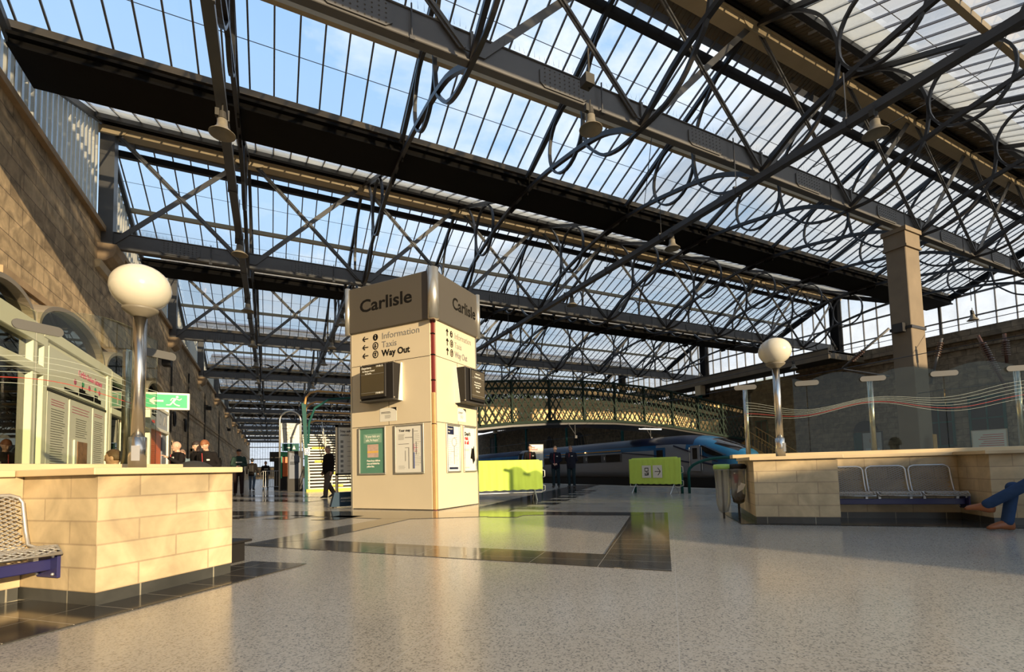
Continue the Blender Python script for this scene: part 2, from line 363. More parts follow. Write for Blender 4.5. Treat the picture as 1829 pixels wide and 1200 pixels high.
struct('wall_left',MB().box(WX-.7,WX,-16,150,0,9.5),M['oldstone'],'weathered brown sandstone wall beside the concourse')
struct('trim_1',MB().box(WX-.5,WX+.14,-16,150,9.5,9.68),M['carved'],'stone coping strip along the top of the sandstone wall')
struct('trim_2',MB().box(WX,WX+.07,14,150,5.45,5.62).box(WX,WX+.04,14,150,5.15,5.22),M['carved'],'moulded string course along the sandstone wall')
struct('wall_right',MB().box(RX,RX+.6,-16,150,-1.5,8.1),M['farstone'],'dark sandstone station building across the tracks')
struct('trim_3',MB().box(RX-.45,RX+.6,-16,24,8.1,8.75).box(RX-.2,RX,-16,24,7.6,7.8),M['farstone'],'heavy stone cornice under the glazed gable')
struct('wall_back',MB().box(WX,RX,147,147.5,-1.5,3.0),M['oldstone'],'low wall under the far end screen')
bs=MB()
for i in range(70): bs.box(WX+i*.63,WX+i*.63+.06,146.6,146.7,3,13.4)
for z in (3.0,5.2,8.4,10.6): bs.box(WX,RX,146.55,146.75,z,z+.22)
eo=struct('window_20',bs,M['iron'],'tall glazed screen closing the far end of the train shed')
MB().box(WX,RX,146.64,146.65,3,13.4).build('pane',M['gable'],eo)
# unseen gabled wall added behind and right of the viewpoint to shade the right-hand seats
struct('shade_wall',MB().prism([(9.4,-14,0),(30,-14,0),(30,-14,8.9),(19.5,-14,9.0),(14.2,-14,4.86),(9.4,-14,4.80)],(0,-.6,0)),M['oldstone'],'unseen gabled stone wall added to shade the right seats')

# corrugated clerestory above the left wall, one bay per roof valley
def clerestory(k):
    y0=Y1+P*(k-1); y1=y0+P; ym=(y0+y1)/2; zb=9.68; zr=13.55; zv=10.95
    o=struct('window_%d'%(k+1),MB().prism([(WX-.2,y0+.2,zb),(WX-.2,y1-.2,zb),(WX-.2,y1-.2,zr),(WX-.2,ym+.4,zv),(WX-.2,ym-.4,zv),(WX-.2,y0+.2,zr)],(.02,0,0)),M['louvre'],'corrugated translucent clerestory above the sandstone wall, %s bay'%ORD[k])
    b=MB(); n=36
    for i in range(1,n):
        y=y0+P*i/n; z=zr-(zr-zv)*min(1,(abs(abs(y-ym)-P/2))/(P/2-.4)); b.box(WX-.17,WX-.11,y-.03,y+.03,zb,z)
    b.build('rib',M['white'],o)
    b=MB(); b.bar((WX-.05,y0,zr),(WX-.05,ym-.4,zv),.14,.18).bar((WX-.05,ym+.4,zv),(WX-.05,y1,zr),.14,.18).bar((WX-.05,ym-.4,zv),(WX-.05,ym+.4,zv),.14,.18)
    b.build('verge_frame',M['steel'],o)
    p=MB().box(WX-.1,WX+.32,y1-.22,y1+.22,9.0,13.2); p.build('end_post',M['steellight'],o)
for k in range(0,10): clerestory(k)

# glazed gable end on the right
def gable(k):
    y0=Y1+P*(k-1); y1=y0+P; ym=(y0+y1)/2; zb=8.75 if k<2 else 8.1; zr=13.5; zv=10.9; x=RX+.1
    o=struct('window_%d'%(k+21),MB().prism([(x,y0,zb),(x,y1,zb),(x,y1,zr),(x,ym+.4,zv),(x,ym-.4,zv),(x,y0,zr)],(.02,0,0)),M['gable'],'glazed gable screen over the far platform, %s bay'%ORD[k])
    b=MB(); n=14
    for i in range(n+1):
        y=y0+P*i/n; z=zr-(zr-zv)*min(1,(abs(abs(y-ym)-P/2))/(P/2-.4)); w=.07 if i%7==0 else .02; b.box(x-.09,x+.05,y-w,y+w,zb,z)
    for z in (9.6,11.0):
        dy=(z-zv)/(zr-zv)*(P/2-.4)+.4 if z>zv else 0
        if dy<=.4: b.box(x-.10,x+.04,y0,y1,z-.035,z+.035)
        else: b.box(x-.10,x+.04,y0,ym-dy,z-.05,z+.05).box(x-.10,x+.04,ym+dy,y1,z-.05,z+.05)
    b.build('mullion',M['bar'],o)
    b=MB(); b.bar((x-.2,y0,zr),(x-.2,ym-.4,zv),.3,.3).bar((x-.2,ym+.4,zv),(x-.2,y1,zr),.3,.3); b.build('verge_frame',M['gutter'],o)
    MB().box(x-.5,x+.1,y1-.3,y1+.3,zb-.6,zr).build('end_post',M['gutter'],o)
for k in range(0,7): gable(k)

# ---------------------------------------------------------------- roof
HP=P/2
X0,X1=WX-.3,RX+.3
def slope_mesh():
    ya,yb=.7,5.83; za=13.7-.41*ya; zb=13.7-.41*yb
    me={}
    me['glass']=MB().add([(X0,ya,za),(X1,ya,za),(X1,yb,zb),(X0,yb,zb)],[(0,1,2,3)])
    b=MB(); n=75
    for i in range(n+1):
        x=XA+i*(BAY*NB)/n; b.bar((x,ya-.1,za+.0),(x,yb+.05,zb-.04),.042,.055)
    me['bars']=b
    b=MB()
    for y in (2.35,4.6):
        z=13.7-.41*y; b.box(X0,X1,y-.008,y+.008,z-.006,z+.004)
    me['lap']=b
    me['capping']=MB().prism([(X0,0,13.72),(X0,.75,13.42),(X0,.75,13.39),(X0,0,13.66)],(X1-X0,0,0))
    me['frost']=MB().add([(X0,.95,13.24),(X1,.95,13.24),(X1,2.0,12.81),(X0,2.0,12.81)],[(0,1,2,3)])
    me['flashing']=MB().prism([(X0,0,13.79),(X0,.95,13.40),(X0,.95,13.37),(X0,0,13.76)],(X1-X0,0,0))
    b=MB()
    for i in range(260):
        x=X0+.1+i*.17; b.bar((x,0,13.67),(x,.74,13.38),.05,.03)
    me['ribs']=b
    me['p1']=MB().bar((X0,1.1,13.12),(X1,1.1,13.12),.16,.24)
    me['p2']=MB().bar((X0,3.5,12.12),(X1,3.5,12.12),.14,.17)
    me['p3']=MB().bar((X0,5.72,11.22),(X1,5.72,11.22),.16,.18)
    return me
SM=slope_mesh()
SMM={}
for side in ('N','S'):
    for k,b in SM.items():
        mm={'glass':M['glass'+side],'bars':M['bar' if side=='N' else 'barlit'],'lap':M['bar'],'capping':M['beigedark'],'flashing':M['lead'],'frost':M['frost'],'ribs':M['beigedark'],'p1':M['iron'],'p2':M['beige'],'p3':M['beigedark']}[k]
        if side=='N': SMM[side,k]=b.mesh(k+'_sheet',mm)
        else:
            q=MB(); q.v=[(x,-y,z) for x,y,z in b.v]; q.f=b.f; q.mi=b.mi; SMM[side,k]=q.mesh(k+'_sheet',mm)
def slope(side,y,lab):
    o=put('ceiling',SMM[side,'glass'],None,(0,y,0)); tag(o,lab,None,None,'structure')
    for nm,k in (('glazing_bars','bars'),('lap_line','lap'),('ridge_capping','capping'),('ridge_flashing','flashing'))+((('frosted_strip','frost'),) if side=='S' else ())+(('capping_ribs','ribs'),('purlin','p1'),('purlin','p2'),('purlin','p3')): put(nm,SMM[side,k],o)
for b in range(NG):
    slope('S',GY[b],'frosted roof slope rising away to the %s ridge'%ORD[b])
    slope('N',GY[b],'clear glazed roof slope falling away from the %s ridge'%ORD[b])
slope('N',Y1-P,'glazed roof slope over the foreground behind the first valley')
gm=MB()
gm.box(X0+.3,X1-.3,-.6,.6,10.62,10.72).box(X0+.3,X1-.3,-.66,-.6,10.62,10.98).box(X0+.3,X1-.3,.6,.66,10.62,10.98)
lm=MB().box(X0+.3,X1-.3,-.78,-.66,10.84,10.92).box(X0+.3,X1-.3,.66,.78,10.84,10.92).box(X0+.3,X1-.3,-.74,-.66,10.60,10.66)
g0=None
for b in range(-1,NG):
    y=Y1+P*b+HP; lab='black iron valley gutter between the glazed roof slopes, %s from the camera'%ORD[b+1]
    if g0 is None:
        g0=thing('valley_gutter',lab,'gutter',(0,y,0),0,'valley gutters of the roof'); gm.build('trough',M['gutter'],g0); lm.build('ledge',M['gutter'],g0)
    else: dup(g0,(0,y,0),None,lab)

# transverse lattice girders
def girder():
    g=thing('roof_girder','riveted dark grey roof girder spanning the hall, first from the camera','girder',(XA,GY[0],0),0,'cross girders of the train shed roof')
    W=NB*BAY
    b=MB().box(-.12,W+.1,-.07,.07,9.0,9.58).box(-.12,W+.1,-.10,.10,8.985,9.02).box(-.12,W+.1,-.10,.10,9.56,9.595)
    bevel(b.build('bottom_chord',M['steellight'],g),.012,1)
    b=MB().box(-.12,W+.1,-.2,.2,13.13,13.3).box(-.12,W+.1,-.26,.26,13.3,13.34)
    b.build('top_chord',M['beige'],g)
    b=MB().box(-.12,W+.1,-.07,.07,13.3,13.62).box(-.12,W+.1,-.34,-.28,13.36,13.46); b.build('ridge_beam',M['gutter'],g)
    rp=MB().prism([(-.62,-.115,9.06),(.62,-.115,9.06),(.62,-.115,9.5),(-.62,-.115,9.5)],(0,-.02,0))
    pl=MB().prism([(-.62,-.075,9.42),(-.5,-.075,9.52),(.5,-.075,9.52),(.62,-.075,9.42),(.62,-.075,9.14),(.5,-.075,9.05),(-.5,-.075,9.05),(-.62,-.075,9.14)],(0,-.025,0))
    for i in range(9):
        for j in range(5):
            x=-.5+i*.125; z=9.1+j*.092
            pl.lathe([(.022,0),(.016,.014),(.004,.02)],6) if False else pl.add([(x-.022,-.10,z),(x,-.10,z-.022),(x+.022,-.10,z),(x,-.10,z+.022),(x,-.122,z)],[(0,1,4),(1,2,4),(2,3,4),(3,0,4)])
    plm=pl.mesh('rivet_plate',M['steellight'])
    post=MB().box(-.03,.03,-.13,.13,8.99,9.6).mesh('post',M['steellight'])
    da=MB().bar((.1,.05,9.45),(BAY-.15,.05,13.2),.02,.2,(0,1,0)).bar((.1,.09,9.45),(BAY-.15,.09,13.2),.1,.02,(0,1,0))
    # flat bars seen face-on
    d1=MB().prism([(.05,-.075,9.15),(.28,-.075,9.15),(BAY-.05,-.075,13.25),(BAY-.28,-.075,13.25)],(0,-.03,0)).mesh('diagonal',M['steellight'])
    d2=MB().prism([(BAY-.05,-.11,9.15),(BAY-.28,-.11,9.15),(.05,-.11,13.25),(.28,-.11,13.25)],(0,-.03,0)).bar((BAY-.17,-.16,9.15),(.17,-.16,13.25),.03,.05).mesh('diagonal',M['steellight'])
    gp=MB().prism([(-.55,-.135,9.5),(.55,-.135,9.5),(.3,-.135,9.95),(-.3,-.135,9.95)],(0,-.02,0)).mesh('gusset_plate',M['steellight'])
    gt=MB().prism([(-.6,-.205,13.3),(.6,-.205,13.3),(.5,-.205,13.13),(.25,-.205,13.02),(-.25,-.205,13.02),(-.5,-.205,13.13)],(0,-.02,0)).mesh('gusset_plate',M['beige'])
    hg=MB().tube([(0,-.16,8.9),(0,-.16,9.62)],.018,5).box(-.05,.05,-.2,-.12,8.88,8.95).mesh('clamp_rod',M['steel'])
    for i in range(NB+1):
        x=i*BAY; put('gusset_plate',gt,g,(x,0,0)); put('stiffener',post,g,(x,0,0))
        if i<NB:
            put('diagonal',d1,g,(x,0,0)); put('diagonal',d2,g,(x,0,0)); put('rivet_plate',plm,g,(x+BAY/2,0,0)); put('clamp_rod',hg,g,(x+BAY*.72,0,0))
    b=MB()
    for i in range(360):
        x=.1+i*.12; dx=random.uniform(-.04,.04); b.add([(x-.004,-.12,9.6),(x+.004,-.12,9.6),(x+dx,-.12+random.uniform(-.05,.05),9.76)],[(0,1,2)])
    sp=b.build('bird_spikes',M['iron'],g); sp['kind']='stuff'
    return g
g1=girder()
for k in range(1,NG): dup(g1,(XA,GY[k],0),None,'riveted dark grey roof girder spanning the hall, %s from the camera'%ORD[k])

# longitudinal ribs with ring scrolls
ARCH=[(0,1.0),(.08,1.05),(.169,1.096),(.28,1.128),(.392,1.151),(.53,1.175),(.682,1.19),(.77,1.195)]
DC=[(.03,1.525),(.08,1.515),(.14,1.478),(.19,1.434),(.235,1.375),(.262,1.31),(.276,1.245),(.272,1.18),(.258,1.12),(.22,1.072),(.164,1.022),(.088,.997),(0,.995)]
def smooth(p):
    q=[]
    for i in range(len(p)-1):
        a=p[max(i-1,0)]; b=p[i]; c=p[i+1]; d=p[min(i+2,len(p)-1)]
        for k in range(3):
            t=k/3; q.append(tuple(.5*((2*b[j])+(-a[j]+c[j])*t+(2*a[j]-5*b[j]+4*c[j]-d[j])*t*t+(-a[j]+3*b[j]-3*c[j]+d[j])*t**3) for j in (0,1)))
    return q+[p[-1]]
def rib_meshes(sg):
    m={}; T=lambda p:[(0,sg*U*y,ZZ(z)) for y,z in p]
    m['arch']=MB().strip(T(smooth(ARCH)),.11,.12,(1,0,0)).mesh('arch',M['iron'])
    m['scroll']=MB().strip(T(smooth(DC)),.10,.07,(1,0,0)).mesh('scroll',M['iron'])
    m['ring']=MB().strip(T([(.388+.112*math.cos(2*math.pi*k/28),1.230+.123*math.sin(2*math.pi*k/28)) for k in range(28)]),.10,.06,(1,0,0),True).mesh('ring',M['iron'])
    m['rafter']=MB().bar(T([(.04,1.525)])[0],T([(.73,1.225)])[0],.12,.13).mesh('rafter',M['iron'])
    m['gusset_plate']=MB().prism(T([(.69,1.17),(.74,1.17),(.74,1.25),(.66,1.26)]),(.05,0,0)).mesh('gusset_plate',M['gutter'])
    return m
RN,RS=rib_meshes(1),rib_meshes(-1)
def rib(i,b):
    # bay between girder b-1 and girder b; origin at the valley
    y=Y1+P*b-HP; x=XA+i*BAY
    t=thing('roof_rib','black iron roof rib with ring scrolls, %s line from the sandstone wall, %s bay'%(ORD[i-1],ORD[b]),'roof rib',(x,y,0),0,'scrolled iron ribs under the roof valleys')
    if b>0:
        for k in RN: put(k,RN[k],t,(0,-HP,0))
    for k in RS: put(k,RS[k],t,(0,HP,0))
for b in range(0,NG):
    for i in range(1,NB): rib(i,b)

# lamps under the roof
def bell_lamp():
    t=thing('pendant_lamp','x','lamp',(-.85,10.11,7.36),0,'bell lamps hanging under the roof')
    MB().lathe([(.06,.30),(.085,.28),(.09,.20),(.10,.14),(.17,.055),(.225,.01),(.225,0),(.21,.005),(.16,.045),(.08,.10)],22).build('shade',M['bell'],t,True)
    MB().lathe([(.03,.46),(.06,.44),(.075,.30),(.03,.28)],12).box(-.12,-.05,-.04,.04,.34,.48).build('gear_box',M['dkgrey'],t)
    MB().tube([(0,0,.4),(0,0,.6)],.015,6).build('stem',M['dkgrey'],t)
    return t
BL=bell_lamp(); first=True
def lamp(x,y,z,lab):
    global first
    if first: BL.location=(x,y,z); BL['label']=lab; first=False
    else: dup(BL,(x,y,z),None,lab)
for n,y in enumerate((10.11,15.65,21.03,26.8,31.9,37.6,43,48.5,54,59.5)): lamp(-.85,y,7.33,'bell shaped lamp over the walkway beside the sandstone wall, %s in line'%ORD[n])
lamp(5.46,7.12,7.36,'large bell shaped lamp under the first girder beyond the sign tower')
for n,y in enumerate((21.64,25.9,30.1,34.2,38.6)): lamp(2.77,y,7.36,'bell shaped lamp seen just left of the sign tower header, %s in line'%ORD[n])
for n,y in enumerate((4.84,10.25,15.62,21.1)): lamp(10.72,y,7.36,'bell shaped lamp on the long conduit over the concourse, %s in line'%ORD[n])
lamp(29.67,10.02,7.36,'small bell shaped lamp in front of the glazed gable')
lamp(30.2,19.1,6.9,'small bell shaped lamp above the far platform canopy')
def conduit(x,z,y0,y1,lab):
    t=thing('lighting_conduit',lab,'conduit',(x,y0,z))
    MB().box(-.09,.09,0,y1-y0,-.08,.08).build('trunking',M['steel'],t)
    me=MB().tube([(0,0,0),(0,0,1.15)],.012,4).box(-.11,.11,-.03,.03,-.1,.12).mesh('hanger',M['steel']); y=1.2
    while y<y1-y0: put('hanger',me,t,(0,y,0)); y+=2.7
conduit(-.88,8.03,4,62,'long dark lighting conduit above the walkway by the sandstone wall')
conduit(10.85,7.98,1.5,34,'long dark lighting conduit crossing over the concourse roof')
conduit(2.77,8.03,20,44,'lighting conduit behind the sign tower')
tag(MB().tube([(5.46,7.12,8.2),(5.46,7.12,9.0)],.02,6).box(5.3,5.5,7.0,7.2,8.2,8.4).build('lamp_hanger',M['dkgrey']),'short hanger with control box above the first girder lamp','hanger')
for x,y,z in ((29.67,10.02,8.3),(30.2,19.1,7.8)):
    tag(MB().tube([(x,y,z),(x,y,z+2.9)],.015,5).build('lamp_hanger',M['dkgrey']),'thin rod holding the small lamp at the %s'%('glazed gable' if y<12 else 'far canopy'),'hanger')
# long grey tie bars / wires
for n,(a,b) in enumerate((((12,2.2,10.2),(19,5.6,12.4)),((19,5.6,12.4),(14.5,8.2,9.7)),((9,9,10.2),(13,13.8,10.9)),((6,22,10),(10,26,11.5)))):
    tag(MB().tube([a,b],.012,4).build('guy_wire',M['iron']),'thin wire strung between roof ribs, %s from the camera'%ORD[n],'wire')
# stone corbels under the girder ends
def corbel():
    t=thing('stone_corbel','x','corbel',(WX,GY[1],0),0,'corbels under the girder ends')
    pr=[(0,8.3),(.22,8.36),(.42,8.52),(.5,8.7),(.52,8.96),(0,8.96)]
    MB().prism([(x,-.55,z) for x,z in pr],(0,1.1,0)).build('bracket',M['carved'],t)
    MB().prism([(0,-.75,8.0),(.12,-.75,8.05),(.16,-.75,8.3),(0,-.75,8.3)],(0,1.5,0)).build('moulding',M['coping'],t)
    return t
cb=corbel(); cb['label']='carved stone corbel under the second girder above the globe lamp'
for k in range(2,NG): dup(cb,(WX,GY[k],0),None,'carved stone corbel on the sandstone wall under the %s girder'%ORD[k])
# ---------------------------------------------------------------- seating booths
def masonry(name,label,cat,org,blocks_,cops,m,group=None):
    # blocks_ : (x0,x1,y0,y1) in booth axes relative to org ; stone body + dark plinth + coping slabs
    t=thing(name,label,cat,EP(*org),Q45,group); a,b=org
    bd=MB(); pl=MB(); cp=MB()
    for x0,x1,y0,y1 in blocks_:
        bd.box(x0-a,x1-a,y0-b,y1-b,0,.835); pl.box(x0-a+.006,x1-a-.006,y0-b+.006,y1-b-.006,0,.1)
    for x0,x1,y0,y1,z0,z1 in cops: cp.box(x0-a,x1-a,y0-b,y1-b,z0,z1)
    bd.build('stone_body',m,t,loc=(0,0,.1)); pl.build('plinth',M['granite'],t); bevel(cp.build('coping',M['coping'],t),.006,2)
    return t
masonry('stone_planter','pale sandstone planter block carrying the left globe lamp','planter',(2.33,3.9),[(2.33,3.44,3.9,5.42)],[(2.27,3.50,3.84,5.2,.935,.985)],M['stone'])
masonry('stone_wall','low sandstone seat wall behind the left wire mesh bench','seat wall',(-2.4,4.74),[(-2.4,2.325,4.74,5.42)],[(-2.4,2.26,4.70,5.2,.935,.985),(-2.4,3.95,5.2,5.5,.985,1.05)],M['stone'])
masonry('stone_planter','pale sandstone planter block carrying the right globe lamp, beside the hanging rubbish bags','planter',(7.9,-2.25),[(7.9,9.62,-2.25,-1.17)],[(7.84,9.3,-2.31,-1.11,.935,.985)],M['stone2'])
masonry('stone_wall','low sandstone seat wall behind the right three seat bench','seat wall',(8.7,-6.6),[(8.7,9.62,-6.6,-2.256)],[(8.66,9.3,-6.6,-2.32,.935,.985),(9.3,9.7,-6.6,-1.05,.985,1.05)],M['stone'])
masonry('stone_pier','sandstone pier at the far end of the right bench beside the seated legs','pier',(7.95,-5.0),[(7.95,8.69,-5.0,-3.98)],[(7.9,8.655,-5.05,-3.92,.935,.985)],M['stone2'])
tag(bevel(MB().box(3.5-.02,4.0,4.35,5.0,0,.2).box(3.47,4.05,4.3,5.05,.2,.225).build('black_step',M['black'],None,rot=(0,0,Q45)),.006,1),'low black plinth on the floor behind the left planter','step')

def globe_lamp(p,label):
    t=thing('globe_lamp',label,'lamp',p,0,'globe lamps on the planters')
    MB().lathe([(.066,0),(.066,.275),(.053,.28)],28).build('base_sleeve',M['stainless'],t,True)
    MB().lathe([(.05,.27),(.05,1.38)],28).build('post',M['stainless'],t,True)
    MB().box(-.03,.03,-.070,-.06,.07,.2).build('access_hatch',M['stainless'],t)
    MB().lathe([(.052,1.345),(.06,1.35),(.13,1.40),(.135,1.42),(.09,1.44)],28).build('gallery',M['bell'],t,True)
    MB().ball((0,0,1.61),(.228,.228,.205),32,18).build('globe',M['opal'],t,True)
globe_lamp(EP(2.94,4.42,.985),'stainless post with white globe standing on the left stone planter')
globe_lamp(EP(8.15,-1.59,.985),'stainless post with white globe standing on the right stone planter')

M['maroonline']=mat('dark_red_stripe',(.42,.04,.03),.5,0,.05)
def screen_wall(label,org,axis,joints,posts,top,mid,face,ph0):
    # axis 'x' or 'y' of the booth grid; face = direction of the seating side
    t=thing('glass_screen',label,'glass screen',EP(*org,1.05),Q45)
    V=lambda s,d,z:(s,d,z) if axis=='x' else (d,s,z)
    nr=(0,1,0) if axis=='x' else (1,0,0)
    for a,b in zip(joints[:-1],joints[1:]):
        lo,hi=min(a,b)+.006,max(a,b)-.006; pts=[V(lo,0,.0),V(hi,0,.0)]
        for k in range(13):
            q=k/12; s=hi+(lo-hi)*q; pts.append(V(s,0,top+(mid-top)*math.sin(math.pi*q)-1.05))
        MB().prism([tuple(Vector(p)-Vector(nr)*.006) for p in pts],Vector(nr)*.012).build('glass_panel',M['screen'],t)
    for s in posts:
        b=MB(); x,y,_=V(s,-face*.09,0); b.tube([(x,y,0),(x,y,1.2)],.042,16); b.ball((x,y,1.2),(.042,.042,.03),14,8); b.build('post',M['stainless'],t,True)
    for s in joints[1:-1]+[joints[0]]:
        b=MB(); pr=[]
        for k in range(20):
            c=2*math.pi*k/20; u=.14*(1 if math.cos(c)>0 else -1)+.045*math.cos(c); pr.append(V(s+u,face*.02,1.22+.045*math.sin(c)))
        b.prism(pr,Vector(nr)*.014*face); b.build('clamp_plate',M['clamp'],t)
    for j in range(6):
        pts=[]
        for k in range(64):
            s=joints[0]+(joints[-1]-joints[0])*k/63; d=abs(s-joints[0])
            ph=d*3.0+ph0; z=1.80+.075*math.sin(ph)+.045*d*.35+(j-2.5)*.036*(1+.55*math.sin(ph*.5+1.3))-1.05
            pts.append(V(s,face*.010,z))
        MB().strip(pts,.002,.0035 if j!=1 else .0055,nr).build('etched_stripe' if j!=1 else 'red_stripe',M['etch'] if j!=1 else M['maroonline'],t)
screen_wall('arched glass screen with wavy red and white stripes behind the left bench',(0,5.35),'x',[3.75,2.68,1.7,.72,-.26,-1.2,-2.2],[3.5,1.6,-.3],2.42,2.53,-1,-1.28)
screen_wall('arched glass screen with wavy stripes behind the right bench and bin',(9.56,0),'y',[-1.35,-2.33,-3.31,-4.29,-5.27,-6.25],[-1.36,-3.30,-5.27],2.30,2.43,-1,2.0)

# wire mesh seats on a navy beam
def chair_meshes():
    prof=[(.02,-.02),(0,0),(.03,.022),(.10,.03),(.36,.0),(.41,.03),(.43,.08),(.50,.40)]
    ls=[0]
    for a,b in zip(prof[:-1],prof[1:]): ls.append(ls[-1]+math.hypot(b[0]-a[0],b[1]-a[1]))
    Lt=ls[-1]; W=.5
    def at(s):
        for k in range(len(prof)-1):
            if s<=ls[k+1]+1e-9:
                q=(s-ls[k])/(ls[k+1]-ls[k]); return (prof[k][0]+(prof[k+1][0]-prof[k][0])*q,prof[k][1]+(prof[k+1][1]-prof[k][1])*q)
        return prof[-1]
    w=MB()
    for sg in (1,-1):
        for i in range(-40,60):
            c=i*.062; pts=[]
            for k in range(41):
                s=Lt*k/40; x=c+sg*2*s-(0 if sg>0 else -2*Lt*0)
                if sg<0: x=c-2*s+1.0
                if .012<=x<=W-.012: y,z=at(s); pts.append((x,y,z))
            if len(pts)>2: w.strip(pts,.006,.007,(0,-.3,1))
    fr=[]
    for k in range(8):
        y,z=at(Lt*k/7*.93); fr.append((0,y,z))
    y,z=at(Lt); yc,zc=at(Lt*.93)
    fr+= [(.02,y-.005,z-.02),(.07,y,z),(W-.07,y,z),(W-.02,y-.005,z-.02)]
    for k in range(7,-1,-1):
        y,z=at(Lt*k/7*.93); fr.append((W,y,z))
    f=MB().tube(fr,.013,8,True)
    return f.mesh('seat',M['galv'],True), w.mesh('wire_mesh',M['galv'])
CF,CW=chair_meshes()
def bench(label,org,rz,seats,end):
    t=thing('mesh_bench',label,'bench',org,rz,'wire mesh benches in the booths')
    n=len(seats); w=max(seats)+.52
    bevel(MB().box(-.05 if end!='r' else -.05,w+(.05 if end=='r' else 0),.18,.26,.245,.325).build('beam',M['navy'],t),.006,1)
    for x in ([w+.0] if end=='r' else [-.06,w]): bevel(MB().box(x,x+.02 if end!='r' else x+.055,.10,.34,.19,.38).build('end_plate',M['navy'],t),.004,1)
    b=MB()
    for x in ([w-.012] if end=='r' else [w-.012,-.05]):
        for y in (.13,.31):
            for z in (.22,.35): b.ball((x,y,z),.012,8,6)
    b.build('bolt',M['galv'],t,True)
    for x in seats:
        s=put('seat',CF,t,(x,0,.40)); put('wire_mesh',CW,s)
        b=MB()
        for q in (.06,.44): b.box(x+q-.015,x+q+.015,.19,.25,.325,.40)
        b.build('seat_bracket',M['galv'],t)
# left: local x runs along the wall towards the planter
bench('pale wire mesh bench on a navy beam at the left booth',EP(2.31-.52*4,4.18),Q45,[.0,.52,1.04,1.56],'r')
bench('wire mesh bench of three grey seats between the right planter and pier',EP(8.16,-2.28),R(-45),[0,.54,1.08],'e')
bench('wire mesh seat under the seated person at the right edge',(8.36+.334,2.17+.11,0),R(-117),[0],'e')

